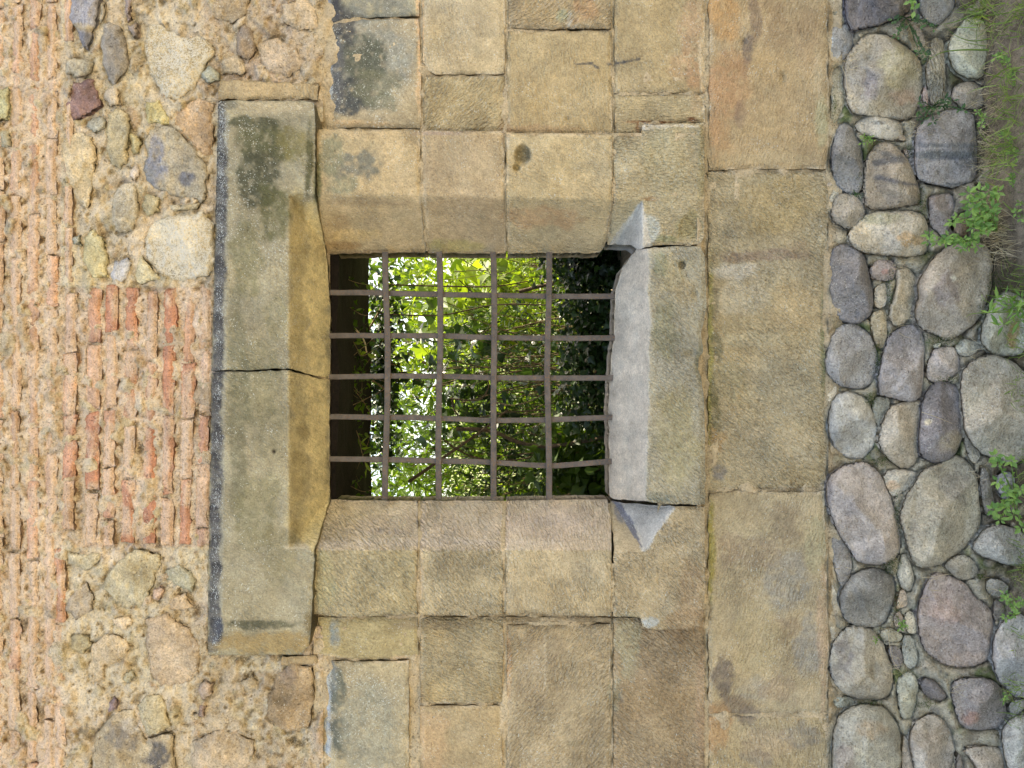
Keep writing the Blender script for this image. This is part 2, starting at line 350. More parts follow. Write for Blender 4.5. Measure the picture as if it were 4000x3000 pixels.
# ------------------------------------------------------------------ the stone builder
def stone_geo(outline, y0=0.0, depth=None, H=0.0, edge=0.004, ew=6.0, jit=2.0, jsc=24, h=9.0, amp=0.0015, ampsc=120, amp2=0.0005,
              skirt=0.08, seed=0, facets=0, base=(.42, .33, .19), var=.12, stain=None, tool=(0, 0), spk=0.0, grit=.6, rnd=0, inset=0.0,
              pq=(2.3, .55), pits=(), spkfn=None, crk=0, stripes=None, smear=0.0, gain=1.0, cfn=None, tnof=None):
    o = np.asarray(outline, float)
    if rnd: o = chaikin(o, rnd)
    if area(o) < 0: o = o[::-1]
    o = resample(o, h)
    jx = fbm(p3(o[:, 0], o[:, 1], jsc, seed * 1.37), seed, 3); jy = fbm(p3(o[:, 0], o[:, 1], jsc, seed * 2.11 + 50), seed + 3, 3)
    o = o + jit * 2 * np.stack([jx, jy], 1)
    c = o.mean(0)
    x0, y0_ = o.min(0); x1, y1_ = o.max(0)
    gx, gy = np.meshgrid(np.arange(x0, x1, h), np.arange(y0_, y1_, h * .87))
    gx = gx + (np.arange(gx.shape[0]) % 2)[:, None] * h * .5
    G = np.stack([gx.ravel(), gy.ravel()], 1); G += (np.random.default_rng(seed).random(G.shape) - .5) * h * .3
    G = G[inside(o, G)]
    if len(G):
        dd = dist(o, G); G = G[dd > h * .55]
    nb = len(o)
    # an extra ring just inside the border, for a rounded arris
    P = np.concatenate([o, G]) if len(G) else o
    r = delaunay_2d_cdt([Vector(p) for p in P.tolist()], [], [list(range(nb))], 1, 1e-5)
    V2 = np.array([tuple(v) for v in r[0]]); T = np.array([f for f in r[2] if len(f) == 3], int)
    inp = {}
    for i, ov in enumerate(r[3]):
        for q in ov: inp.setdefault(q, i)
    ring = [inp[i] for i in range(nb) if i in inp]
    px, py = V2[:, 0], V2[:, 1]
    d = dist(o, V2)
    y = np.full(len(V2), float(y0))
    if depth is not None: y = y + depth(px, py)
    rr = np.hypot(px - c[0], py - c[1]); s = rr / (rr + d + 1e-6)
    if H: y = y - H * np.clip(1 - s ** pq[0], 0, 1) ** pq[1]
    rg = np.random.default_rng(seed + 99)
    for k in range(facets):
        th = rg.uniform(0, 2 * math.pi); sl = rg.uniform(.7, 1.5) * H; off = rg.uniform(.72, .98)
        R0 = max(np.ptp(px), np.ptp(py)) / 2
        pl = y0 - H * off + sl * ((px - c[0]) * math.cos(th) + (py - c[1]) * math.sin(th)) / R0
        y = np.maximum(y, np.minimum(pl, y0 - .25 * H)) * .92 + y * .08
    y = y + edge * np.exp(-(d / ew) ** 2) * (1 + .8 * fbm(p3(px, py, 30, seed), seed + 7, 2))
    y = y + amp * 2 * fbm(p3(px, py, ampsc, seed * .7), seed + 11, 3) + amp2 * 2 * fbm(p3(px, py, ampsc / 5, seed * .3), seed + 13, 3)
    for k in range(crk):      # spalls: shallow hollows with a sharp lip
        th = rg.uniform(0, 2 * math.pi); R0 = max(np.ptp(px), np.ptp(py)) / 2
        u = (px - c[0]) * math.cos(th) + (py - c[1]) * math.sin(th) + 14 * fbm(p3(px, py, 50, k + seed), seed + k, 3) - R0 * rg.uniform(.0, .6)
        y = y + .004 * np.clip(u / 5, 0, 1) * np.exp(-np.clip(u, 0, None) / (R0 * .7))
    for cx, cy, rx, ry, dp in pits:
        q = ((px - cx) / rx) ** 2 + ((py - cy) / ry) ** 2
        y = y + dp * np.clip(1.2 - q, 0, 1) ** .7
    V = W(px, py, y)
    nv = len(V)
    C = np.array(base)[None] * (1 + .5 * var * fbm(p3(px, py, 260, seed * .4), seed + 23, 3)[:, None]) * (1 + var * 2 * fbm(p3(px, py, 90, seed * .9), seed + 21, 4)[:, None])
    hue = fbm(p3(px, py, 130, seed * .5 + 7), seed + 31, 3)[:, None]
    C = C * (1 + hue * np.array([.05, .0, -.10]))
    if smear:
        q = fbm(p3(px, py, 46, seed * .21), seed + 71, 3)[:, None]; ee = np.exp(-(d / 9) ** 2)[:, None]
        f = np.clip(q * 3 + .1, 0, 1) * ee * smear; C = C * (1 - f) + np.array([.58, .48, .32]) * f
        f = np.clip(-q * 3 - .1, 0, 1) * ee * smear * .8; C = C * (1 - f) + np.array([.17, .13, .075]) * f
    if stain: C = stains(px, py, C, stain, seed % 17)
    if stripes:
        for (xa, ya, xb, yb, wd, cc) in stripes:
            t = np.clip(((px - xa) * (xb - xa) + (py - ya) * (yb - ya)) / ((xb - xa) ** 2 + (yb - ya) ** 2), 0, 1)
            q = np.hypot(px - xa - t * (xb - xa), py - ya - t * (yb - ya)) + 5 * fbm(p3(px, py, 14, 2), 5, 3)
            f = np.clip(1.5 - q / wd, 0, .85)[:, None]; C = C * (1 - f) + np.array(cc) * f
    if cfn: C = cfn(px, py, C)
    C = C * gain * (1 + .10 * (np.random.default_rng(seed + 5).random((len(C), 1)) - .5)) * (1 + .12 * vn(p3(px, py, 22, 3.3), seed + 81)[:, None])
    # skirt into the wall
    ring = np.array(ring); sk = V[ring].copy(); sk[:, 1] += skirt
    cc = V.mean(0); 
    V = np.concatenate([V, sk]); C = np.concatenate([C, C[ring] * .8])
    k = len(ring); a = ring; b_ = np.roll(ring, -1); cidx = nv + np.arange(k); didx = np.roll(cidx, -1)
    Q = np.stack([a, cidx, didx, b_], 1)
    # orientation: front faces look to -y
    if len(T):
        A_, B_, C_ = V[T[:, 0]], V[T[:, 1]], V[T[:, 2]]
        nrm = np.cross(B_ - A_, C_ - A_)
        if nrm[:, 1].sum() > 0: T = T[:, ::-1]
    tx = np.concatenate([px, px[ring]]); ty = np.concatenate([py, py[ring]])
    ang = tool[1]; ca, sa = math.cos(ang), math.sin(ang)
    wx, wy = tx * S, ty * S
    wob = 18 * fbm(p3(tx, ty, 150, 5), seed + 41, 2) * S
    wx = wx + wob; wy = wy + wob
    tfl = np.where(tnof(px, py), .12, 1.) if tnof is not None else np.ones(len(px))
    Tuv = np.stack([(wx * ca + wy * sa) * 60, (-wx * sa + wy * ca) * 150, np.full(len(tx), seed * 1.0)], 1)
    tl = np.concatenate([tfl, tfl[ring]]) * float(tool[0]) * np.clip(1 + .8 * fbm(p3(tx, ty, 110, 8), seed + 51, 2), .2, 2)
    sp = np.full(len(tx), float(spk)) + .35 * fbm(p3(tx, ty, 70, 8), seed + 61, 3) * (spk > 0)
    if spkfn is not None: sp = sp + spkfn(tx, ty)
    Msk = np.stack([tl, sp, np.full(len(tx), grit)], 1)
    return V, T, Q, C, Tuv, Msk

def stone(name, outline, parent, mat, **k):
    V, T, Q, C, U, Mk = stone_geo(outline, **k)
    return mesh(name, V, T, mat, parent, C, U, Mk, True, Q)

def merge(L):
    off = 0; V, T, Q, C, U, Mk = [], [], [], [], [], []
    for v, t, q, c, u, m in L:
        V.append(v); T.append(t + off); Q.append(q + off); C.append(c); U.append(u); Mk.append(m); off += len(v)
    return [np.concatenate(a) for a in (V, T, Q, C, U, Mk)]

# a heightfield sheet over a photo rectangle
def sheet(name, x0, x1, y0, y1, h, yfn, cfn, mat, parent, mskfn=None, keep=None):
    nx, ny = int((x1 - x0) / h) + 1, int((y1 - y0) / h) + 1
    gx, gy = np.meshgrid(np.linspace(x0, x1, nx), np.linspace(y0, y1, ny)); px, py = gx.ravel(), gy.ravel()
    y = yfn(px, py); V = W(px, py, y); C = cfn(px, py, y)
    i = np.arange(nx * ny).reshape(ny, nx)
    Q = np.stack([i[:-1, :-1], i[:-1, 1:], i[1:, 1:], i[1:, :-1]], -1).reshape(-1, 4)
    if keep is not None:
        kp = keep(px, py); Q = Q[kp[Q].all(1)]
    # facing: ensure -y
    a = np.cross(V[Q[0, 1]] - V[Q[0, 0]], V[Q[0, 2]] - V[Q[0, 0]])
    if a[1] > 0: Q = Q[:, ::-1]
    Mk = np.stack([np.zeros(len(px)), np.full(len(px), .1), np.full(len(px), 1.0)], 1) if mskfn is None else mskfn(px, py)
    return mesh(name, V, None, mat, parent, C, np.stack([px * .05, py * .05, px * 0], 1), Mk, True, Q)

def lumps(px, py, y, C, n, seed, box, rr=(5, 22), hh=(.003, .012), cols=None, sharp=.6, cmix=.7):
    """pebbles and crumbs of aggregate standing out of a mortar sheet (in place)"""
    g = np.random.default_rng(seed); 
    order = np.argsort(px, kind='stable'); sx = px[order]
    for k in range(n):
        cx, cy = g.uniform(box[0], box[1]), g.uniform(box[2], box[3]); r = g.uniform(*rr) ** 1.0; e = g.uniform(.6, 1.5); th = g.uniform(0, 3.14)
        if g.random() < .6: r = rr[0] + (r - rr[0]) * .35
        m = r * 1.7
        a, b = np.searchsorted(sx, cx - m), np.searchsorted(sx, cx + m); idx = order[a:b]; idx = idx[np.abs(py[idx] - cy) < m]
        if not len(idx): continue
        dx, dy = px[idx] - cx, py[idx] - cy
        u = (dx * math.cos(th) + dy * math.sin(th)) / (r * e); v = (-dx * math.sin(th) + dy * math.cos(th)) / (r / e)
        q = u * u + v * v + .25 * vn(np.stack([dx / r * 2, dy / r * 2, np.full(len(dx), k * 1.0)], 1), seed)
        f = np.clip(1 - q, 0, 1) ** sharp
        y[idx] -= f * g.uniform(*hh)
        if C is not None and cols is not None:
            c = np.array(cols[g.integers(len(cols))]) * g.uniform(.8, 1.2)
            ff = (np.clip((1 - q) * 3, 0, 1) * cmix)[:, None]; C[idx] = C[idx] * (1 - ff) + c * ff

# ================================================================== ASHLAR WALL
SAND = (.40, .325, .20)
ash = empty('ashlar_wall', (0, 0, 0.55), 'wall of large dressed sandstone blocks around the barred window, above the boulders', 'wall')
A = [  # outline, base colour, tool strength, tool angle, extras
 ('A1', [(1263, -500), (1637, -500), (1637, 62), (1520, 66), (1350, 72), (1264, 98)], (.34, .30, .19), .15, 0.6, dict(spk=.12, chamf=1)),
 ('A2', [(1262, 104), (1350, 80), (1520, 74), (1632, 75), (1640, 110), (1641, 230), (1646, 260), (1642, 500), (1238, 498), (1262, 430)], (.38, .31, .19), .15, 0.6, dict(spk=.12, chamf=1)),
 ('A3', [(1652, -500), (1972, -500), (1972, 289), (1700, 291), (1668, 270), (1652, 240)], SAND, .25, 1.2, {}),
 ('A4', [(1656, 300), (1971, 297), (1971, 514), (1656, 512)], (.40, .32, .18), 1.1, 2.3, {}),
 ('A5', [(1985, -500), (2382, -500), (2386, 112), (2100, 116), (1985, 110)], (.40, .31, .18), 1.2, 2.5, {}),
 ('A6', [(1981, 124), (2090, 122), (2388, 122), (2391, 523), (1981, 518)], (.395, .305, .165), .4, 1.3, dict(h=6, stripes=[(2250, 251, 2290, 249, 4, (.07, .07, .07)), (2296, 247, 2316, 244, 4, (.07, .07, .07)), (2322, 258, 2338, 264, 4, (.08, .08, .08)), (2378, 252, 2392, 250, 5, (.07, .07, .07))], pits=[(2195, 395, 10, 20, .008), (2215, 465, 8, 8, .006)])),
 ('A7', [(2400, -500), (2752, -500), (2754, 362), (2400, 364)], (.395, .305, .165), .3, .9, dict(h=6, stripes=[(2400, 250, 2440, 242, 4, (.07, .07, .07)), (2440, 242, 2498, 230, 3.5, (.07, .07, .07))])),
 ('A8', [(2400, 371), (2752, 368), (2754, 478), (2502, 484), (2495, 528), (2400, 527)], (.40, .32, .18), .8, 0.02, {}),
 ('B1', [(1244, 2412), (1634, 2410), (1634, 2560), (1590, 2572), (1470, 2576), (1330, 2570), (1248, 2556)], (.38, .31, .16), .3, .4, {}),
 ('B2', [(1246, 2580), (1470, 2584), (1596, 2580), (1598, 2700), (1594, 3500), (1240, 3500), (1250, 2800)], (.37, .31, .19), .3, .9, dict(spk=.15, chamf=2)),
 ('B3', [(1643, 2410), (1967, 2412), (1962, 2744), (1800, 2748), (1643, 2746)], (.385, .305, .17), .9, .35, {}),
 ('B4', [(1641, 2756), (1960, 2756), (1966, 3500), (1641, 3500)], (.37, .285, .16), .3, .6, {}),
 ('B5a', [(1976, 2410), (2386, 2412), (2386, 2430), (1976, 2430)], (.34, .26, .15), .3, .6, {}),
 ('B5', [(1980, 2440), (2386, 2438), (2384, 3500), (1980, 3500)], (.375, .295, .175), .9, -.9, {}),
 ('B6', [(2396, 2412), (2752, 2416), (2752, 3500), (2396, 3500)], (.35, .26, .15), 1.1, .55, dict(pits=[(2415, 2725, 16, 22, .014)])),
 ('C1', [(2768, -500), (3244, -500), (3232, 260), (3240, 470), (3234, 600), (3228, 660), (2770, 664)], (.40, .295, .16), .35, 1.9, dict(pits=[(2905, 162, 9, 14, .012), (3058, 310, 9, 26, .012)], jit=4)),
 ('C2', [(2766, 674), (3222, 672), (3238, 800), (3226, 960), (3218, 1100), (3212, 1240), (3228, 1420), (3216, 1600), (3228, 1750), (3224, 1880), (3190, 1906), (2900, 1908), (2768, 1916)], (.43, .345, .20), 1.15, .55, dict(jit=4, amp=.004, ampsc=260)),
 ('C3', [(2768, 1926), (2900, 1918), (3220, 1920), (3226, 2200), (3236, 2500), (3234, 2786), (2768, 2788)], (.39, .31, .18), .45, 2.0, dict(jit=4)),
 ('C4', [(2768, 2796), (3234, 2794), (3240, 3500), (2768, 3500)], (.38, .30, .17), .4, 1.4, dict(jit=4)),
]
for i, (nm, ol, bc, ts, ta, ex) in enumerate(A):
    ex = dict(ex); ch = ex.pop('chamf', 0); sd = 100 + i * 7
    dep = None; spf = None
    if ch == 1:
        dep = lambda px, py: .03 * np.clip((1325 - px) / 60, 0, 1)
        spf = lambda px, py: .42 * np.exp(-((px - 1290) / 14) ** 2)
    if ch == 2:
        dep = lambda px, py: .03 * np.clip((1312 - px) / 60, 0, 1)
        spf = lambda px, py: .5 * np.exp(-((px - 1277) / 16) ** 2)
    kw = dict(y0=[.0, .002, -.001, .003, -.002][i % 5], jit=2.2, base=bc, gain=np.array([1.19, 1.25, 1.38]), var=.12, stain=ST_ASH, tool=(ts * .8, ta), seed=sd, amp=.0018, ampsc=150, amp2=.0006, edge=.007, ew=7, spk=0.02, depth=dep, spkfn=spf, smear=.7)
    kw.update(ex)
    stone('ashlar_block', ol, ash, M_sand, **kw)

def joint_y(px, py):
    n = fbm(p3(px, py, 45, 1), 3, 4); m = fbm(p3(px, py, 200, 1), 4, 2)
    return .014 + .012 * np.clip(n * 1.6 + m * .8, -1, 1)
def joint_c(px, py, y):
    n = fbm(p3(px, py, 60, 1), 5, 4)[:, None]
    return np.array([.52, .43, .29]) * (1 + .3 * n)
def joint_keep(px, py):
    return ~((px > 1225) & (px < 2560) & (py > 740) & (py < 2170))
sheet('joint_mortar', 1225, 3290, -500, 3500, 9, joint_y, joint_c, M_mort, ash, keep=joint_keep)

# ================================================================== WINDOW SURROUND
sur = empty('window_surround', (0, 0, 1.0), 'projecting sandstone window surround with splayed sides, weathered lintel and broken sill', 'window surround')
YF, YI = -.045, .20
def fr(px, py, xo=None):
    L = (px - 1130) / 162.
    t0 = 755 + .0196 * (px - 1133); T = (py - t0) / (990 - t0)
    B = ((2141 + .0085 * (px - 1125)) - py) / 195.
    xo = 2510 if xo is None else xo
    Rr = (xo - px) / (xo - 2383.)
    return np.clip(np.minimum(np.minimum(L, T), np.minimum(B, Rr)), 0, 1.05)
def jamb(px, py): return (YI - YF) * fr(px, py)
def jamb5(px, py): return (YI - YF) * fr(px, py, 2513 + np.clip(2153 - py, 0, 173) / 173 * 120)
YL = -.074
def lint(px, py):
    s = fr(px, py) * (YI - YL)
    sk = (py - 390) / 2100.
    xl = 893 - 26 * sk
    c1 = np.clip((xl - px) / 52., 0, 1) * .062
    c2 = np.clip((443 - py) / 50., 0, 1) * .055
    c3 = np.clip((py - 2464) / 92., 0, 1) * .066
    return np.maximum(s, np.maximum(c1, np.maximum(c2, c3)))
def jb_y(px, py):
    n = fbm(p3(px, py, 40, 2), 33, 4)
    return YF + jamb(px, py) + .013 + .008 * np.clip(n * 2, -1, 1)
sheet('joint_mortar', 1226, 2740, 520, 2390, 9, jb_y, joint_c, M_mort, sur,
      keep=lambda px, py: (fr(px, py) < .985) & (np.hypot(px - 2038, py - 612) > 58) & ~((px > 2340) & (px < 2500) & (py > 950) & (py < 1060)) & ~((px > 2340) & (px < 2620) & (py > 950) & (py < 1948)) & ~((px > 2392) & (px < 2720) & (py >= 1948) & (py < 2200)) & ~((px > 2405) & (px < 2720) & (py > 770) & (py < 960)))
LC = (.355, .33, .235)
hoodspk = lambda px, py: .28 * np.exp(-((px - (868 - 26 * (py - 390) / 2100.)) / 18) ** 2) + .08 * np.clip((1150 - py) / 300., 0, 1) * np.clip((1120 - px) / 200., 0, 1) - .16
def hood_stain(n):
    L = []
    for k in range(60):
        t = k / 59.; y = 400 + t * 2110
        L.append((862 - 28 * t, y, 26, 42, [(.058, .056, .054), (.095, .093, .088), (.15, .145, .13)][k * 7 % 3], .92))
    for k in range(16):
        t = k / 15.; L.append((1205 - 3 * t, 1180, 1, 1, (0, 0, 0), 0))
    return L
SL = ST_ASH + [(1160 + 0 * k, 800 + k * 110, 36, 90, (.52, .45, .26), .5) for k in range(12)] + [(1240, 880 + k * 110, 54, 90, (.68, .60, .36), .85) for k in range(12)] + hood_stain(0) \
    + [(1060, 416, 160, 26, (.42, .38, .27), .8), (1000, 2515, 170, 44, (.40, .31, .16), .95), (1130, 2515, 90, 44, (.40, .31, .16), .95), (850, 2460, 24, 60, (.08, .09, .11), .8), (900, 410, 26, 22, (.2, .2, .16), .7)]  # the pale yellow rows brighten the soffit, bounce light put into the colour
crack = [(1288, 1476), (1230, 1468), (1180, 1453), (1130, 1440), (1060, 1440), (985, 1446), (885, 1444), (826, 1450)]
top = [(852, 392), (1195, 394), (1228, 404), (1232, 500), (1230, 762), (1276, 986), (1290, 1200), (1292, 1400)] + crack + [(838, 1000)]
bot = [(x + 1, y + 7) for x, y in crack[::-1]] + [(1288, 1700), (1291, 1946), (1229, 2146), (1222, 2300), (1219, 2400), (1213, 2470), (1206, 2520), (1180, 2556), (1000, 2560), (812, 2558), (812, 2300), (820, 1900)]
bot = [bot[0]] + bot[1:]
stone('lintel_stone', top, sur, M_sand, y0=YL, depth=lint, seed=301, base=LC, stain=SL, tool=(.35, .5), spk=.25, spkfn=hoodspk, jit=2.2, amp=.0016, amp2=.0007, h=8, edge=.006, skirt=.14)
stone('lintel_stone', bot, sur, M_sand, y0=YL, depth=lint, seed=311, base=LC, stain=SL, tool=(.35, .5), spk=.2, spkfn=hoodspk, jit=2.2, amp=.0016, amp2=.0007, h=8, edge=.006, skirt=.14)
def poly_fill(pl, c, warp=6):
    pl = np.array(pl, float)
    def f(px, py, C):
        P = np.stack([px + warp * fbm(p3(px, py, 30, 2), 3, 3), py + warp * fbm(p3(px, py, 30, 6), 4, 3)], 1)
        m = inside(pl, P)[:, None]
        n = fbm(p3(px, py, 70, 6), 14, 4)[:, None]
        return np.where(m, np.array(c) * (1 + .25 * n), C)
    return f
F = [
 ([(1236, 504), (1640, 506), (1642, 762), (1664, 988), (1279, 992), (1232, 762)], (.41, .32, .185), .25, .8, {}),
 ([(1647, 510), (1968, 512), (1970, 768), (1976, 990), (1672, 990), (1650, 762)], (.385, .30, .18), .25, .8, {}),
 ([(1977, 516), (2090, 530), (2120, 520), (2390, 526), (2390, 776), (2364, 958), (2344, 988), (1984, 990), (1978, 770)], (.41, .33, .19), .35, .5, dict(h=6.5, pits=[(2042, 606, 28, 40, .032), (2020, 655, 14, 16, .016)], var=.08)),
 ([(2399, 532), (2505, 532), (2512, 488), (2750, 478), (2752, 640), (2750, 800), (2752, 920), (2735, 950), (2690, 958), (2560, 958), (2490, 976), (2462, 958), (2372, 956), (2398, 776)], (.42, .35, .21), .9, .03, dict(pits=[(2700, 900, 44, 60, .012), (2660, 760, 60, 50, .006), (2560, 640, 40, 90, .003), (2680, 560, 50, 90, .005)], amp=.0035, ampsc=100)),
 ([(1293, 1952), (1632, 1955), (1632, 2148), (1630, 2402), (1560, 2400), (1480, 2408), (1300, 2408), (1226, 2400), (1224, 2300), (1232, 2150)], (.43, .36, .21), 1.1, .75, {}),
 ([(1645, 1955), (1965, 1955), (1965, 2148), (1963, 2402), (1800, 2404), (1638, 2400), (1640, 2150)], (.43, .355, .215), 1.1, .85, {}),
 ([(1977, 1955), (2372, 1950), (2388, 2060), (2386, 2408), (2220, 2404), (2080, 2398), (1976, 2404), (1974, 2150)], (.41, .335, .205), .6, 1.2, {}),
 ([(2382, 1956), (2460, 1966), (2600, 1976), (2752, 1980), (2756, 2200), (2750, 2400), (2730, 2446), (2690, 2460), (2560, 2458), (2508, 2450), (2502, 2412), (2396, 2408), (2398, 2150)], (.41, .33, .20), .9, .7, dict(dep5=1)),
]
ST_F = ST_ASH + [
 (2540, 900, 40, 60, (.46, .47, .40), .7), (2540, 2430, 36, 22, (.42, .43, .38), .8), 
 (1700, 2060, 400, 60, (.44, .37, .26), .55), (2150, 2050, 220, 70, (.40, .32, .23), .6), (1500, 2120, 700, 16, (.56, .50, .40), .5), (1350, 2020, 80, 50, (.42, .34, .17), .6), (1500, 2080, 90, 14, (.26, .22, .18), .5), (2170, 2035, 100, 24, (.30, .26, .23), .4),  # broad pale patches begin the lower splay's light in the colour
 (1270, 2250, 40, 120, (.45, .41, .24), .6), (1640, 2200, 12, 200, (.58, .44, .28), .4), (1980, 2060, 12, 80, (.58, .46, .34), .5), (1655, 2050, 12, 90, (.56, .46, .34), .5), (1660, 900, 10, 110, (.52, .42, .26), .5), (1980, 900, 10, 110, (.5, .4, .24), .4),
]
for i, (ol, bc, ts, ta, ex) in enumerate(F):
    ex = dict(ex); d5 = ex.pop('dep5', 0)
    if i in (4, 5, 6): ex['cfn'] = lambda px, py, C: np.where((py < 2149)[:, None], C * .55 + np.array([.60, .50, .39]) * .45 * (1 + .1 * fbm(p3(px, py, 90, 6), 14, 4)[:, None]), C)  # lower splay painted paler, light from the right put into the colour
    if i == 3: ex['cfn'] = poly_fill([(2508, 782), (2530, 860), (2540, 960), (2495, 985), (2380, 960), (2395, 930)], (.50, .46, .37)); ex['h'] = 6.5; ex['tnof'] = lambda px, py: (px < 2508 + (py - 782) * .2) & (px > 2508 - (py - 782) * .9)
    if i == 7:
        pa, pb = poly_fill([(2396, 1952), (2450, 1960), (2645, 1978), (2600, 2040), (2560, 2090), (2535, 2145), (2512, 2156)], (.50, .475, .40)), poly_fill([(2388, 1950), (2415, 1956), (2470, 2030), (2515, 2156), (2480, 2100), (2440, 2040)], (.20, .20, .215), 3)
        ex['tnof'] = lambda px, py: (py < 2153) & (px < 2513 + (2153 - py) * .7); ex['cfn'] = lambda px, py, C: pb(px, py, pa(px, py, C)); ex['h'] = 6.5
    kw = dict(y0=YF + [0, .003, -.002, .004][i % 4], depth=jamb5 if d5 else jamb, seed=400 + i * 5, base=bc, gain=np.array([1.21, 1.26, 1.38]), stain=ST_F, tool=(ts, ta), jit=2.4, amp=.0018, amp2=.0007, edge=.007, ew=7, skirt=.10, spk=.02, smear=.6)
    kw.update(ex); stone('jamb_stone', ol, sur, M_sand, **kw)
# the sill, cracked off and pushed forward
def crease(py): return 2528 + 10 * np.sin((py - 967) / 860 * 3.14) + 6 * vn(np.stack([py / 60, py * 0, py * 0], -1), 4)
def silld(px, py):
    f = np.clip((crease(py) - px) / 150., 0, 1.1)
    return .235 * f
sill_o = [(2560, 966), (2650, 962), (2735, 964), (2752, 990), (2757, 1100), (2760, 1210), (2740, 1300), (2744, 1375), (2730, 1400), (2726, 1440), (2742, 1480), (2752, 1600), (2755, 1800), (2754, 1960), (2752, 1972), (2600, 1968), (2480, 1956), (2400, 1948), (2380, 1938), (2377, 1800), (2377, 1575), (2386, 1406), (2396, 1322), (2400, 1200), (2404, 1130), (2428, 1052), (2460, 1005), (2487, 976)]
ST_S = [
 (2620, 1080, 70, 90, (.44, .39, .25), .75), (2680, 1150, 44, 60, (.44, .38, .25), .7), (2570, 1040, 30, 60, (.26, .28, .18), .5), (2600, 1300, 60, 120, (.31, .31, .2), .5), (2640, 1700, 90, 200, (.42, .38, .22), .5), (2735, 1420, 22, 80, (.25, .25, .17), .6), (2400, 1750, 30, 170, (.33, .30, .26), .5), (2450, 1735, 10, 34, (.34, .27, .21), .7), (2510, 1900, 34, 40, (.26, .28, .22), .6), (2570, 1940, 60, 22, (.27, .29, .24), .6), (2530, 1020, 20, 40, (.40, .40, .34), .6)]
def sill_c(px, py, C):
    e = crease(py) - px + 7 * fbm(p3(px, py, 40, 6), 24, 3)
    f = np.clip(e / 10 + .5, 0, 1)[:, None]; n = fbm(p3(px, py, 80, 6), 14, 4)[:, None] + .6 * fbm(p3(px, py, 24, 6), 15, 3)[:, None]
    g = np.array([.60, .54, .44]) * (1 + .22 * n)  # the slope's own grey, with some sky light put into its colour
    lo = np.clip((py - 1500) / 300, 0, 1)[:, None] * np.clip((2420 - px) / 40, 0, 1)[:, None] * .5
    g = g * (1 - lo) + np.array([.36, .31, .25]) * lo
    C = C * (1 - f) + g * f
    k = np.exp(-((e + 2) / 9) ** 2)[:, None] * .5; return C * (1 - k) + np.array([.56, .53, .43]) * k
stone('sill_stone', sill_o, sur, M_sand, y0=-.066, depth=silld, seed=477, base=(.42, .395, .30), cfn=sill_c, tnof=lambda px, py: px < crease(py), stain=ST_S, tool=(.8, .6), jit=3.5, jsc=34, amp=.0016, amp2=.0006, edge=.010, ew=9, skirt=.12, spk=.0, h=6.5,
      pits=[(2665, 1036, 13, 15, .04), (2715, 1150, 12, 12, .012), (2640, 1075, 9, 9, .006), (2662, 1290, 5, 6, .006), (2665, 1320, 4, 5, .006), (2670, 1360, 4, 4, .005), (2640, 1390, 4, 5, .005), (2665, 1390, 3, 4, .005), (2700, 1380, 26, 14, .012), (2451, 1735, 9, 34, .008)])

# thick wall behind the facing, and the dark inner lintel
def box_parts(name, boxes, mat, parent, hh=.06, amp=.012, seed=0):
    """rough masonry solids: gridded boxes with displaced faces"""
    Vs, Qs = [], []; off = 0
    for (a, b) in boxes:
        a, b = np.array(a, float), np.array(b, float)
        for ax in range(3):
            u, v = (ax + 1) % 3, (ax + 2) % 3
            nu = max(2, int((b[u] - a[u]) / hh) + 1); nv = max(2, int((b[v] - a[v]) / hh) + 1)
            nu, nv = min(nu, 90), min(nv, 90)
            for side in (0, 1):
                U, Vv = np.meshgrid(np.linspace(a[u], b[u], nu), np.linspace(a[v], b[v], nv), indexing='ij')
                P = np.zeros((nu * nv, 3)); P[:, u] = U.ravel(); P[:, v] = Vv.ravel(); P[:, ax] = (a, b)[side][ax]
                i = np.arange(nu * nv).reshape(nu, nv) + off
                q = np.stack([i[:-1, :-1], i[1:, :-1], i[1:, 1:], i[:-1, 1:]], -1).reshape(-1, 4)
                if side == 0: q = q[:, ::-1]
                Vs.append(P); Qs.append(q); off += len(P)
    P = np.concatenate(Vs)
    P = P + amp * np.stack([fbm(P * 6, seed, 4), fbm(P * 6 + 40, seed + 1, 4), fbm(P * 6 + 80, seed + 2, 4)], 1)
    return mesh(name, P, None, mat, parent, smooth=True, Q=np.concatenate(Qs))
box_parts('wall_core', [((-4.2, .06, -.2), (-.62, .88, 5.2)), ((.66, .06, -.2), (4.2, .88, 5.2)), ((-.62, .30, -.2), (.66, .88, 1.22)), ((-.62, .06, -.2), (.66, .30, 1.15)), ((-.62, .2, 2.42), (.66, .88, 5.2)), ((-.62, .06, 2.6), (.66, .2, 5.2))], M_core, ash, seed=3)
box_parts('inner_lintel', [((-.64, .215, 2.262), (.68, .50, 2.44)), ((-.64, .51, 2.275), (.68, .93, 2.44))], M_beam, sur, hh=.03, amp=.02, seed=8)

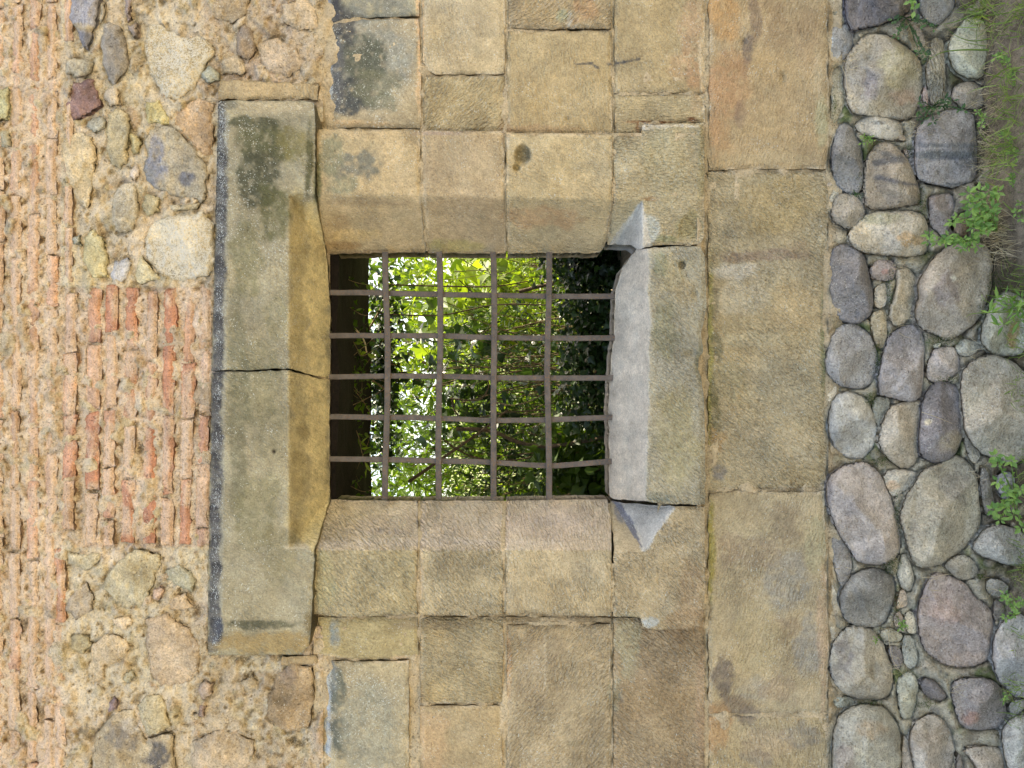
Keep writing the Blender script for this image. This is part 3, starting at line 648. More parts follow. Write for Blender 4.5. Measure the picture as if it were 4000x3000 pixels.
# ================================================================== RUBBLE AND BRICK WALL (above)
rub = empty('rubble_wall', (0, 0, 2.3), 'upper wall of brick courses and field stones set in crumbling lime mortar', 'wall')
RB = lambda o, pts: [(o[0] + x * .6027, o[1] + y * .6027) for x, y in pts]
O1, O2, O3 = (0, 0), (0, 1000), (0, 2000)
RS = [  # outline, colour, height, extras
 (O1, [(455, -60), (640, -60), (640, 100), (610, 190), (600, 260), (570, 320), (520, 270), (490, 200), (445, 110)], (.27, .26, .27), .020, dict(stain=[(330, 110, 50, 22, (.42, .34, .22), .8), (345, 150, 26, 30, (.17, .17, .18), .7)])),
 (O1, [(665, 165), (710, 145), (770, 170), (815, 240), (840, 350), (830, 440), (780, 520), (745, 575), (700, 500), (670, 420), (650, 300)], (.36, .31, .24), .024, {}),
 (O1, [(430, 410), (470, 378), (560, 378), (610, 400), (612, 450), (560, 500), (480, 512), (425, 470)], (.40, .34, .23), .024, {}),
 (O1, [(470, 530), (600, 505), (640, 590), (655, 690), (560, 740), (480, 792), (430, 690), (435, 600)], (.24, .15, .13), .020, dict(facets=2)),
 (O1, [(560, 785), (640, 752), (685, 790), (680, 840), (600, 852), (550, 820)], (.32, .30, .23), .018, {}),
 (O1, [(700, 740), (770, 705), (830, 740), (838, 850), (820, 960), (835, 1060), (780, 1095), (720, 1050), (688, 960), (690, 840)], (.44, .37, .23), .020, dict(facets=1)),
 (O1, [(940, 190), (990, 155), (1060, 145), (1110, 220), (1230, 240), (1300, 212), (1380, 290), (1398, 340), (1330, 440), (1290, 560), (1200, 640), (1130, 680), (1060, 620), (1000, 540), (940, 380)], (.50, .41, .26), .022, dict(spk=.65, facets=2, crk=2)),
 (O1, [(1300, 460), (1360, 430), (1420, 470), (1420, 510), (1360, 545), (1295, 520)], (.36, .35, .26), .026, {}),
 (O1, [(925, 900), (990, 822), (1080, 812), (1160, 850), (1200, 900), (1290, 990), (1350, 1080), (1345, 1200), (1320, 1310), (1180, 1290), (1060, 1250), (960, 1200), (928, 1080), (960, 980)], (.36, .31, .22), .030, dict(facets=3, crk=2, stain=[(610, 640, 40, 110, (.25, .25, .27), .8), (740, 700, 40, 36, (.15, .15, .16), .7), (580, 690, 40, 50, (.25, .255, .25), .7)])),
 (O1, [(1115, 720), (1180, 692), (1280, 640), (1378, 665), (1384, 1020), (1330, 1028), (1280, 980), (1190, 870), (1120, 800)], (.46, .32, .19), .010, {}),
 (O1, [(935, 665), (1030, 645), (1115, 760), (1108, 805), (965, 800)], (.44, .38, .2), .014, {}),
 (O1, [(735, 1260), (790, 1190), (850, 1180), (900, 1230), (905, 1330), (880, 1470), (820, 1515), (740, 1490), (720, 1380)], (.44, .37, .25), .026, dict(spk=.2)),
 (O1, [(1000, 1440), (1180, 1380), (1330, 1372), (1395, 1450), (1400, 1700), (1350, 1800), (1200, 1825), (1050, 1800), (950, 1680), (940, 1540)], (.50, .42, .28), .026, dict(spk=.75, facets=2, crk=2)),
 (O1, [(740, 1690), (830, 1665), (865, 1700), (830, 1800), (760, 1840), (715, 1790)], (.44, .42, .40), .016, dict(spk=.3)),
 (O1, [(545, 1540), (610, 1480), (660, 1540), (700, 1660), (690, 1800), (600, 1820), (540, 1700)], (.50, .43, .24), .014, {}),
 (O1, [(455, 1530), (520, 1515), (530, 1600), (470, 1584)], (.38, .37, .28), .014, dict(spk=.3)),
 (O1, [(410, 900), (500, 850), (600, 880), (620, 1000), (610, 1180), (560, 1350), (500, 1290), (430, 1130), (400, 1000)], (.50, .40, .25), .016, dict(facets=2, crk=2)),
 (O1, [(795, -40), (860, -40), (855, 60), (820, 150), (800, 70)], (.30, .23, .19), .014, {}),
 (O1, [(825, 150), (895, 155), (900, 240), (860, 240)], (.32, .25, .19), .014, {}),
 (O1, [(650, 30), (685, 25), (688, 100), (660, 160), (642, 110)], (.42, .36, .26), .014, {}),
 (O1, [(1520, 220), (1590, 140), (1640, 220), (1655, 330), (1600, 420), (1530, 330)], (.34, .26, .18), .020, dict(facets=1)),
 (O1, [(1370, 20), (1480, -60), (1640, -60), (1600, 90), (1500, 150), (1390, 110)], (.40, .31, .2), .012, dict(facets=1)),
 (O1, [(1660, 300), (1780, 240), (1920, 300), (1960, 420), (1880, 500), (1720, 460)], (.42, .32, .21), .012, dict(facets=1)),
 (O1, [(1820, 30), (1960, -40), (2060, 60), (2060, 180), (1930, 200), (1840, 140)], (.44, .34, .22), .010, {}),
 (O1, [(1430, 380), (1540, 340), (1600, 420), (1560, 490), (1440, 480)], (.43, .34, .22), .012, {}),
 (O1, [(680, 580), (740, 555), (780, 610), (780, 680), (720, 700), (675, 650)], (.45, .36, .24), .018, {}),
 (O1, [(860, 1080), (900, 1065), (920, 1130), (880, 1180), (835, 1150)], (.46, .37, .27), .018, {}),
 (O1, [(885, 420), (920, 410), (920, 490), (890, 480)], (.38, .33, .24), .014, {}),
 (O1, [(940, 1255), (1030, 1280), (1040, 1370), (960, 1400), (910, 1340)], (.47, .40, .24), .014, {}),
 (O1, [(1080, 1330), (1290, 1320), (1270, 1350), (1120, 1375)], (.5, .42, .27), .014, {}),
 (O1, [(830, 860), (890, 880), (920, 930), (900, 1000), (860, 1010)], (.42, .36, .2), .012, {}),
 (O1, [(-40, 580), (50, 570), (70, 680), (50, 780), (-40, 790)], (.46, .43, .25), .012, {}),
 (O1, [(0, 850), (60, 850), (70, 940), (10, 950)], (.45, .40, .27), .012, {}),
 (O2, [(900, 20), (930, 0), (960, 60), (1040, 150), (900, 180), (870, 130)], (.48, .41, .25), .012, {}),
 (O3, [(650, 480), (760, 320), (880, 250), (1030, 270), (1040, 350), (990, 480), (950, 570), (860, 640), (760, 620), (720, 540)], (.44, .37, .23), .022, dict(facets=3, crk=2)),
 (O3, [(1070, 380), (1150, 335), (1220, 380), (1275, 440), (1250, 512), (1160, 480), (1080, 440)], (.42, .39, .27), .014, {}),
 (O3, [(990, 500), (1030, 470), (1060, 510), (1040, 570), (990, 560)], (.52, .36, .25), .020, {}),
 (O3, [(730, 690), (790, 662), (870, 690), (870, 745), (800, 765), (730, 735)], (.52, .41, .27), .020, {}),
 (O3, [(955, 690), (1080, 658), (1230, 750), (1310, 880), (1290, 1040), (1200, 1125), (1040, 1130), (980, 1040), (950, 880)], (.41, .31, .2), .022, dict(facets=2, amp2=.002)),
 (O3, [(600, 860), (700, 790), (820, 805), (858, 880), (790, 960), (690, 1000), (680, 1070), (600, 1125), (570, 1030)], (.45, .35, .22), .018, dict(facets=2)),
 (O3, [(700, 1240), (740, 1190), (772, 1210), (750, 1280), (710, 1300)], (.25, .19, .19), .018, {}),
 (O3, [(620, 1440), (720, 1310), (870, 1270), (915, 1400), (950, 1475), (1110, 1430), (1150, 1750), (1100, 2100), (700, 2100), (590, 1700)], (.42, .34, .22), .022, dict(facets=1, stain=[(500, 2880, 90, 50, (.22, .19, .15), .7), (610, 2960, 50, 60, (.12, .11, .10), .85), (520, 2830, 40, 40, (.40, .37, .32), .6)])),
 (O3, [(885, 1255), (960, 1180), (1050, 1190), (1110, 1390), (960, 1455), (920, 1390)], (.44, .37, .23), .018, {}),
 (O3, [(1740, 1200), (1800, 1040), (1900, 975), (2030, 1010), (2045, 1200), (2000, 1400), (1850, 1430), (1730, 1330)], (.36, .26, .15), .016, dict(facets=1, stain=[(1130, 2640, 30, 40, (.27, .2, .14), .6)])),
 (O3, [(1285, 1150), (1330, 1095), (1390, 1110), (1370, 1190), (1310, 1230)], (.36, .28, .21), .018, {}),
 (O3, [(1290, 1260), (1350, 1240), (1330, 1320), (1290, 1310)], (.28, .2, .15), .012, {}),
 (O3, [(1560, 1100), (1640, 1050), (1680, 1100), (1600, 1170)], (.46, .37, .24), .014, {}),
 (O3, [(1250, 1480), (1440, 1400), (1640, 1480), (1620, 1640), (1400, 1750), (1240, 1650)], (.42, .33, .22), .014, dict(facets=2, crk=1)),
 (O3, [(800, 1050), (870, 1010), (880, 1070), (830, 1110), (790, 1090)], (.44, .38, .24), .014, {}),
 (O3, [(440, 560), (560, 460), (600, 540), (600, 640), (500, 700), (420, 640)], (.40, .33, .24), .016, dict(facets=1)),
 (O3, [(430, 250), (560, 270), (650, 260), (640, 330), (560, 380), (450, 330)], (.40, .34, .22), .012, {}),
 (O3, [(450, 800), (560, 790), (600, 850), (540, 920), (450, 890)], (.38, .32, .2), .012, {}),
 (O3, [(1100, 560), (1200, 520), (1250, 600), (1180, 640), (1100, 630)], (.48, .35, .21), .012, {}),
]
rub_polys = []
def ry0(px): return .004
for i, (o, pts, c, hgt, ex) in enumerate(RS):
    ol = RB(o, pts); rub_polys.append(np.array(ol))
    kw = dict(y0=.006, H=hgt * 1.15, seed=600 + i * 3, base=c, var=.30, jit=7.0, jsc=34, h=7, amp=.007, ampsc=90, amp2=.0036, edge=.002, skirt=.03, rnd=0 if len(ol) < 12 else 1, pq=(5, .6), gain=np.array([1.14, 1.2, 1.3]), grit=.9, spk=.03)
    kw.update(ex); kw['spk'] *= 1.0
    stone('rubble_stone', ol, rub, M_bould, **kw)

# bricks: thin courses, level in the world, so they run down the picture
bk = []
def red(t):
    a, b_, c = np.array([.60, .45, .335]), np.array([.55, .36, .255]), np.array([.50, .25, .165])
    return a + (b_ - a) * min(1, t * 2) if t < .5 else b_ + (c - b_) * (t - .5) * 2
def course(x, y0, y1, drift, wd, redness, seed, thin=1.0):
    g = np.random.default_rng(seed); y = y0 + g.uniform(-20, 10)
    while y < y1 - 30:
        L = g.uniform(190, 330); L = min(L, y1 - y)
        if L < 45: break
        xx = x + drift * (y - 1120) + g.uniform(-3, 3); ww = wd * g.uniform(.8, 1.1)
        e = g.uniform(0, 1); t = np.clip(redness + g.uniform(-.45, .45), 0, 1) if g.random() > .15 else .1
        if g.random() < .12: e = 2.6
        k1, k2 = g.uniform(-6, 6, 2)
        ol = [(xx - ww / 2, y), (xx + ww / 2, y + k1), (xx + ww / 2 + drift * L, y + L - 8), (xx - ww / 2 + drift * L, y + L - 8 + k2)]
        if not any(inside(p, np.array([[xx, y + L / 2]]))[0] for p in rub_polys):
            lay = red(t)
            G = stone_geo(ol, y0=-.0055 + .0032 * e + (.0045 if x < 240 else 0), jit=4.6, jsc=30, h=7.5, amp=.0035, ampsc=70, amp2=.0014, edge=.010, ew=9, skirt=.03, seed=seed * 31 + int(y) % 977, base=lay, var=.18, grit=1.0, spk=.12, tool=(.6, 1.57))
            # patches of mortar smeared over the brick
            C = G[3]; V = G[0]; q = .05 + fbm(np.stack([V[:, 2] * 26, V[:, 0] * 11, V[:, 1] * 0 + seed], 1), 77, 4) + (.14 if x < 240 else 0)
            f = np.clip((q + .10 - .20 * t) * 3, 0, .75)[:, None]; C[:] = C * (1 - f) + np.array([.64, .50, .375]) * f
            bk.append(G)
        y += L
for i, x in enumerate([808, 741, 669, 599, 516, 440, 374, 283]):
    course(x, 1125 + (i * 37) % 20, 2135 - (x < 300) * 60, -.018, 50, .68 if x > 560 else .58, 20 + i)
for i, x in enumerate([193, 124, 54, -14, -82]):
    course(x + 8, -480, 3450, -.004, 44, .12, 40 + i)
course(268, -300, 1120, -.004, 36, .2, 60); 
course(240, 2150, 3400, -.004, 40, .25, 61)
V_, T_, Q_, C_, U_, K_ = merge(bk)
mesh('brickwork', V_, T_, M_brick, rub, C_, U_, K_, True, Q_)

cache = {}
def rub_eval(px, py):
    n = fbm(p3(px, py, 90, .5), 71, 5); m = fbm(p3(px, py, 24, .5), 72, 3); w_ = fbm(p3(px, py, 320, .5), 73, 2)
    rid = 1 - np.abs(fbm(p3(px, py, 60, 4.5), 74, 4)) * 2
    y = .008 - .022 * n - .009 * m - .006 * w_ - .016 * (rid - .7) + .004 * np.abs(fbm(p3(px, py, 34, 9.5), 79, 3))
    # mortar stays level with the bricks
    bz = ((px < 235) | ((px < 840) & (py > 1120) & (py < 2140)))
    y = y + np.where(bz, .004 + .006 * n - .002 * (px < 235), 0)
    pk = np.clip(fbm(p3(px, py, 260, 2.5), 75, 3) * 1.5 + .4, 0, 1)[:, None]
    C = np.array([.65, .58, .43]) * (1 - pk) + np.array([.65, .55, .43]) * pk
    C = np.where(bz[:, None], C * .4 + np.array([.645, .50, .385]) * .6, C)
    br = ((px > 760) & (py > 2350)) | ((px > 800) & (py < 420)); C = np.where((br & (n > -.2))[:, None], C * np.array([.83, .79, .78]), C)
    C = C * (1 + .25 * m[:, None] + .2 * n[:, None]); dk = np.clip(-(n * .6 + m) * 4 - .9, 0, 1)[:, None]; C = C * (1 - dk * .5) * np.where(dk > 0, np.array([1., .93, .8]), 1)  # ochre dark in the hollows puts crevice shade into the mortar colour
    bx = (-500, 1280, -500, 3500)
    cols = [(.56, .45, .29), (.60, .50, .34), (.46, .36, .22), (.50, .42, .24), (.40, .33, .24), (.52, .38, .25), (.44, .40, .28), (.64, .55, .40)]
    lumps(px, py, y, C, 480, 81, bx, (18, 56), (.006, .019), cols, .42, .65)
    lumps(px, py, y, C, 2600, 82, bx, (6, 20), (.003, .011), cols, .5, .7)
    g = np.random.default_rng(5)
    lumps(px, py, y, C, 900, 83, bx, (5, 13), (-.016, -.004), [(.34, .26, .16), (.40, .31, .19)], .8, .5)
    # seat the stones: the mortar dips slightly right round each of them
    P = np.stack([px, py], 1)
    for pl in rub_polys:
        a, b_ = pl.min(0) - 20, pl.max(0) + 20
        ix = np.where((px > a[0]) & (px < b_[0]) & (py > a[1]) & (py < b_[1]))[0]
        d = dist(pl, P[ix]); y[ix] += .004 * np.exp(-(d / 7) ** 2) * (1 + 2 * fbm(p3(px[ix], py[ix], 40, 1), 7, 2))
        ins = inside(pl, P[ix]) & (d > 9); y[ix[ins]] = np.maximum(y[ix[ins]], .010)
    # the seam towards the hood and the ashlar
    edge = np.where((py > 392) & (py < 2560), 846 - 26 * (py - 390) / 2100., 1262)
    dd = edge - px
    y = y + .006 * np.exp(-(dd / 8) ** 2) ; y = np.where(dd < 0, np.maximum(y, .004), y)
    cache['C'] = C; return y
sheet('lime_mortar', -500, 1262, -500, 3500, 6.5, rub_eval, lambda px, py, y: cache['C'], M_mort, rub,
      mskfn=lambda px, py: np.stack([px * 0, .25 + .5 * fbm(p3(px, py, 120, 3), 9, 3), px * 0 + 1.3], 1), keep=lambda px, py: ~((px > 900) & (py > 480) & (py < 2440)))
# plain rendered strips beside the hood
stone('render_strip', [(858, 318), (900, 312), (1246, 330), (1244, 388), (852, 388)], rub, M_sand, y0=-.012, seed=901, base=(.46, .37, .23), jit=4, tool=(.3, 1.5), amp=.003, edge=.008, h=8)
stone('wall_coping_fill', [(1100, 2566), (1236, 2560), (1242, 2590), (1100, 2600)], rub, M_sand, y0=-.006, seed=905, base=(.44, .34, .2), jit=4, tool=(.3, 1.5), amp=.003, edge=.008, h=8)

# ================================================================== BOULDER FOOTING
foot = empty('boulder_footing', (0, -.05, .05), 'footing of rounded river boulders bedded in mossy mortar below the sandstone', 'wall')
RR = lambda o, pts: [(3200 + x * .6028, o * 1000 + y * .6028) for x, y in pts]
def ybat(px): return .012 - .10 * (px - 3240) / 760.
GR, PU, BE, BL, GN, DK = (.27, .25, .22), (.215, .185, .185), (.345, .30, .225), (.20, .205, .215), (.32, .32, .25), (.12, .105, .105)
B = [
 (0, [(175, -260), (400, -340), (620, -250), (640, -60), (600, 20), (560, 90), (430, 150), (250, 195), (190, 180), (168, 60)], (.15, .13, .135), dict(stain=[(3270, 40, 40, 80, (.15, .15, .19), .6), (3480, 20, 70, 40, (.2, .165, .13), .5)])),
 (0, [(650, -160), (760, -240), (880, -150), (875, 30), (830, 110), (760, 165), (700, 150), (655, 90), (640, 0)], (.24, .225, .22), {}),
 (0, [(85, -160), (165, -160), (165, 0), (158, 80), (110, 135), (88, 100)], (.24, .25, .21), dict(facets=2, flat=1)),
 (0, [(95, 172), (200, 155), (222, 220), (218, 310), (150, 400), (95, 385), (72, 300), (80, 205)], (.23, .235, .235), dict(facets=3, flat=1, stain=[(3248, 150, 9, 50, (.55, .56, .56), .8)])),
 (0, [(210, 330), (290, 235), (400, 222), (520, 275), (640, 370), (672, 480), (665, 600), (630, 700), (590, 765), (480, 772), (300, 745), (205, 730), (172, 600), (162, 450), (185, 370)], (.34, .305, .235), dict(facets=3, crk=2, stain=[(3370, 300, 60, 90, (.28, .27, .25), .5), (3400, 330, 30, 60, (.22, .2, .2), .5), (3520, 250, 70, 80, (.35, .32, .2), .5), (3540, 380, 50, 50, (.30, .21, .15), .5)])),
 (0, [(90, 450), (130, 435), (165, 480), (178, 640), (135, 740), (85, 822), (72, 740), (80, 600), (75, 510)], (.33, .295, .2), dict(facets=2, flat=1)),
 (0, [(715, 270), (770, 246), (808, 280), (815, 400), (822, 560), (800, 650), (750, 692), (710, 660), (700, 560), (680, 440), (712, 380)], (.33, .30, .23), dict(tool=(1.5, 1.5))),
 (0, [(860, 240), (940, 130), (1010, 108), (1080, 160), (1098, 260), (1090, 400), (1050, 505), (950, 512), (860, 450), (825, 340)], (.40, .40, .31), {}),
 (0, [(840, 610), (900, 540), (980, 526), (1060, 570), (1088, 630), (1050, 702), (970, 712), (880, 682)], (.30, .25, .19), {}),
 (0, [(230, 800), (320, 745), (420, 733), (520, 790), (548, 860), (520, 900), (430, 912), (330, 890), (240, 850)], (.42, .38, .30), dict(spk=.6, stain=[(3440, 480, 30, 10, (.2, .2, .18), .6)])),
 (0, [(85, 950), (120, 820), (170, 793), (215, 830), (240, 890), (275, 940), (282, 1060), (292, 1150), (270, 1240), (200, 1252), (130, 1225), (90, 1150), (73, 1050)], (.20, .205, .21), dict(facets=1, crk=1)),
 (0, [(350, 960), (410, 920), (480, 932), (560, 1020), (620, 1110), (655, 1250), (650, 1312), (560, 1332), (430, 1357), (310, 1350), (290, 1250), (293, 1120), (310, 1020)], (.34, .28, .2), dict(facets=3, crk=1, stripes=[(3450, 598, 3530, 628, 10, (.12, .12, .115)), (3420, 635, 3520, 622, 12, (.11, .11, .11)), (3420, 690, 3510, 712, 8, (.10, .10, .105)), (3530, 716, 3580, 722, 6, (.11, .11, .12))])),
 (0, [(645, 800), (760, 740), (850, 708), (995, 725), (1012, 830), (1022, 1000), (1015, 1172), (900, 1200), (850, 1217), (700, 1180), (638, 1160), (616, 1050), (622, 900)], (.245, .215, .205), dict(facets=2, flat=1, crk=1, stripes=[(3590, 566, 3800, 570, 9, (.12, .125, .13)), (3590, 604, 3800, 604, 15, (.095, .105, .11)), (3640, 618, 3790, 616, 5, (.095, .1, .11)), (3700, 720, 3800, 716, 5, (.11, .12, .13))])),
 (0, [(670, 568), (698, 558), (708, 620), (700, 690), (668, 700)], (.38, .27, .22), {}),
 (0, [(95, 1300), (130, 1262), (190, 1255), (250, 1280), (295, 1350), (290, 1430), (240, 1482), (170, 1486), (100, 1450), (75, 1380)], (.31, .285, .24), {}),
 (0, [(715, 1275), (790, 1255), (860, 1265), (878, 1330), (852, 1400), (840, 1480), (805, 1552), (770, 1500), (730, 1470), (705, 1400), (703, 1320)], (.28, .23, .21), dict(facets=3)),
 (0, [(300, 1395), (430, 1365), (650, 1375), (695, 1440), (702, 1540), (700, 1640), (560, 1668), (420, 1650), (290, 1640), (205, 1580), (195, 1500)], (.44, .38, .27), dict(facets=2, crk=2, spk=.5, stain=[(3550, 940, 50, 40, (.38, .25, .12), .5), (3420, 850, 100, 24, (.30, .29, .2), .7)])),
 (0, [(1110, 1060), (1200, 1045), (1260, 1100), (1250, 1200), (1150, 1215), (1020, 1192), (1040, 1130)], (.29, .26, .20), dict(facets=2)),
 (0, [(1100, 600), (1180, 618), (1200, 720), (1250, 800), (1160, 812), (1090, 760), (1078, 680)], (.25, .225, .18), dict(facets=2, flat=1)),
 (0, [(1150, 890), (1190, 960), (1140, 1032), (1095, 1052), (1088, 980)], (.28, .25, .2), dict(flat=1)),
 (0, [(545, 965), (575, 962), (588, 1010), (575, 1032), (548, 1000)], (.42, .33, .28), {}),
 (0, [(515, 872), (560, 880), (562, 918), (505, 912)], (.36, .28, .2), {}),
 (0, [(55, 1120), (98, 1190), (62, 1262), (25, 1240), (30, 1150)], (.44, .36, .27), dict(flat=1)),
 (0, [(98, 1213), (132, 1230), (115, 1290), (80, 1332), (62, 1290)], (.34, .33, .28), dict(flat=1)),
 (0, [(870, 1420), (940, 1370), (972, 1440), (960, 1530), (880, 1522)], (.17, .125, .09), {}),
 (0, [(1195, 1410), (1280, 1400), (1292, 1480), (1215, 1502)], (.34, .33, .28), {}),
 (0, [(598, 150), (650, 180), (684, 240), (684, 310), (640, 305), (610, 230)], (.33, .27, .21), dict(flat=1)),
 (0, [(530, 112), (600, 90), (648, 105), (640, 128), (560, 132)], (.28, .21, .19), {}),
 (1, [(80, -30), (120, -62), (180, -74), (250, -52), (300, 20), (325, 120), (347, 230), (350, 330), (320, 400), (230, 437), (140, 420), (95, 350), (65, 220), (58, 100)], (.185, .17, .17), {}),
 (1, [(370, 28), (470, 23), (502, 70), (485, 142), (450, 165), (340, 152), (322, 90)], (.36, .29, .26), dict(stain=[(3460, 1060, 12, 14, (.38, .2, .17), .6)])),
 (1, [(485, 100), (560, 68), (620, 120), (642, 220), (612, 330), (570, 420), (490, 457), (448, 400), (452, 330), (482, 260), (498, 180)], (.34, .30, .225), dict(facets=1)),
 (1, [(375, 190), (435, 178), (442, 310), (370, 347), (353, 260)], (.40, .34, .24), dict(flat=1, facets=1)),
 (1, [(330, 380), (420, 340), (440, 400), (442, 530), (405, 612), (360, 560), (338, 480)], (.37, .315, .2), dict(flat=1, facets=1)),
 (1, [(700, 80), (760, 0), (830, -60), (980, -92), (1080, -60), (1112, 30), (1112, 180), (1080, 290), (1030, 410), (920, 502), (820, 547), (760, 505), (660, 470), (622, 380), (645, 270), (640, 170)], (.33, .29, .23), dict(spk=.3, crk=1, stain=[(3700, 1130, 50, 80, (.24, .21, .20), .6), (3730, 1090, 12, 12, (.5, .5, .45), .7)])),
 (1, [(1150, 260), (1240, 230), (1340, 300), (1420, 450), (1340, 580), (1290, 640), (1150, 642), (1060, 590), (1048, 480), (1090, 350)], (.31, .31, .25), dict(stain=[(3960, 1310, 22, 50, (.34, .25, .12), .7)])),
 (1, [(50, 600), (95, 490), (180, 438), (280, 460), (350, 540), (378, 650), (362, 760), (312, 850), (220, 862), (110, 832), (52, 770), (36, 680)], (.31, .30, .29), dict(spk=.35, amp2=.0015)),
 (1, [(430, 560), (500, 480), (590, 443), (660, 480), (682, 570), (676, 700), (668, 850), (650, 930), (540, 937), (440, 905), (385, 900), (380, 820), (398, 700)], (.27, .235, .225), {}),
 (1, [(740, 600), (870, 583), (902, 640), (912, 740), (870, 782), (790, 827), (718, 810), (693, 760), (713, 670)], (.37, .31, .26), dict(facets=2)),
 (1, [(930, 533), (1042, 563), (1034, 612), (960, 652), (898, 642), (880, 580)], (.34, .34, .29), dict(facets=2)),
 (1, [(735, 580), (775, 560), (798, 575), (780, 598), (742, 598)], (.55, .55, .47), {}),
 (1, [(985, 690), (1120, 638), (1250, 690), (1360, 780), (1450, 1000), (1380, 1280), (1260, 1342), (1140, 1305), (1020, 1250), (950, 1150), (928, 1000), (918, 850), (935, 750)], (.33, .295, .225), dict(facets=2, crk=2, spk=.4, amp2=.002)),
 (1, [(740, 825), (830, 820), (900, 850), (922, 950), (937, 1080), (905, 1250), (830, 1327), (740, 1337), (658, 1300), (643, 1180), (658, 1050), (665, 930)], (.205, .175, .175), dict(stain=[(3720, 1730, 60, 40, (.3, .26, .19), .6), (3625, 1650, 16, 10, (.5, .45, .33), .8)])),
 (1, [(115, 900), (200, 883), (300, 920), (350, 1000), (382, 1120), (342, 1250), (282, 1307), (200, 1307), (110, 1262), (58, 1150), (58, 1040), (78, 960)], (.34, .34, .31), {}),
 (1, [(480, 965), (650, 930), (667, 980), (647, 1100), (642, 1330), (550, 1382), (470, 1330), (400, 1260), (383, 1190), (418, 1060), (445, 1000)], (.38, .325, .235), dict(facets=4, crk=1)),
 (1, [(370, 908), (460, 920), (452, 1000), (400, 1062), (385, 1112), (350, 1020), (340, 950)], (.28, .29, .25), dict(flat=1)),
 (1, [(60, 850), (110, 828), (117, 900), (60, 962), (45, 900)], (.46, .40, .29), dict(flat=1)),
 (1, [(410, 1400), (520, 1378), (655, 1410), (600, 1482), (490, 1567), (440, 1512)], (.47, .44, .37), dict(facets=2, stain=[(3490, 1900, 26, 20, (.5, .35, .22), .6)])),
 (1, [(940, 1180), (980, 1160), (1052, 1290), (1000, 1362), (950, 1272)], (.33, .31, .26), dict(flat=1)),
 (1, [(55, 1440), (150, 1370), (270, 1338), (350, 1370), (410, 1440), (455, 1560), (505, 1680), (528, 1850), (500, 1942), (400, 1997), (250, 1980), (190, 1880), (110, 1760), (48, 1570)], (.33, .295, .265), dict(facets=1, stain=[(3240, 1930, 20, 60, (.15, .14, .14), .6), (3330, 2060, 60, 50, (.24, .21, .18), .4)])),
 (1, [(660, 1400), (780, 1350), (900, 1288), (980, 1360), (1032, 1450), (1038, 1600), (1042, 1760), (960, 1870), (800, 1982), (700, 2017), (610, 1980), (570, 1850), (522, 1700), (560, 1560), (640, 1450)], (.31, .285, .22), dict(facets=2, crk=1, stain=[(3740, 1900, 60, 60, (.22, .21, .18), .5), (3650, 2080, 50, 40, (.25, .24, .19), .5)])),
 (1, [(1040, 1370), (1090, 1380), (1120, 1500), (1140, 1640), (1082, 1702), (1050, 1560)], (.22, .205, .18), dict(flat=1)),
 (1, [(1160, 1400), (1260, 1400), (1268, 1540), (1200, 1582), (1140, 1522)], (.25, .25, .24), {}),
 (1, [(55, 245), (72, 270), (82, 380), (62, 392), (48, 320)], (.44, .38, .32), dict(flat=1)),
 (2, [(88, 20), (140, 140), (190, 230), (220, 350), (190, 440), (150, 497), (110, 420), (85, 280), (68, 120)], (.28, .265, .24), dict(flat=1, facets=1)),
 (2, [(225, 400), (310, 363), (420, 373), (480, 430), (497, 530), (462, 640), (420, 722), (340, 744), (200, 727), (143, 650), (133, 550), (160, 480)], (.20, .20, .185), dict(facets=1)),
 (2, [(520, 310), (550, 263), (590, 330), (622, 430), (590, 522), (530, 490), (500, 410)], (.40, .37, .29), dict(facets=2)),
 (2, [(530, 500), (560, 520), (577, 590), (560, 615), (500, 632), (510, 560)], (.46, .35, .23), dict(flat=1)),
 (2, [(690, 480), (740, 388), (850, 420), (940, 460), (1000, 540), (1110, 630), (1127, 720), (1112, 850), (1100, 950), (1000, 992), (860, 1002), (720, 930), (660, 830), (638, 700), (650, 570)], (.30, .245, .215), dict(facets=3, crk=2, stain=[(3680, 2380, 60, 80, (.27, .20, .175), .4), (3780, 2570, 70, 30, (.36, .29, .24), .5)])),
 (2, [(840, 310), (920, 276), (990, 300), (1037, 370), (1000, 432), (900, 442), (850, 392), (798, 350)], (.33, .31, .26), {}),
 (2, [(1070, 110), (1150, 78), (1340, 130), (1450, 350), (1250, 350), (1100, 302), (1000, 252), (1010, 180)], (.36, .35, .31), dict(facets=1)),
 (2, [(110, 800), (200, 738), (310, 743), (400, 830), (450, 940), (478, 1080), (452, 1190), (360, 1217), (240, 1202), (130, 1152), (80, 1050), (68, 930)], (.335, .31, .245), dict(stain=[(3300, 2560, 36, 70, (.17, .16, .15), .65), (3290, 2620, 50, 50, (.22, .21, .19), .5)], pits=[(3415, 2620, 12, 40, .010)])),
 (2, [(380, 770), (460, 748), (542, 790), (532, 840), (430, 842)], (.37, .35, .26), {}),
 (2, [(480, 670), (510, 638), (547, 670), (532, 740), (490, 742)], (.45, .36, .29), {}),
 (2, [(558, 660), (600, 628), (637, 720), (642, 780), (590, 797), (553, 740)], (.42, .36, .24), dict(facets=1)),
 (2, [(540, 800), (605, 798), (637, 920), (632, 1000), (580, 1022), (543, 960)], (.33, .33, .27), dict(flat=1, facets=1)),
 (2, [(440, 870), (520, 868), (547, 950), (512, 1032), (468, 980)], (.22, .19, .18), dict(flat=1, facets=1)),
 (2, [(520, 1060), (590, 1028), (642, 1090), (637, 1210), (602, 1342), (530, 1342), (510, 1240), (495, 1120)], (.34, .34, .27), dict(facets=1)),
 (2, [(660, 1070), (740, 1078), (800, 1150), (827, 1200), (780, 1232), (700, 1202), (653, 1140)], (.16, .135, .13), dict(facets=1)),
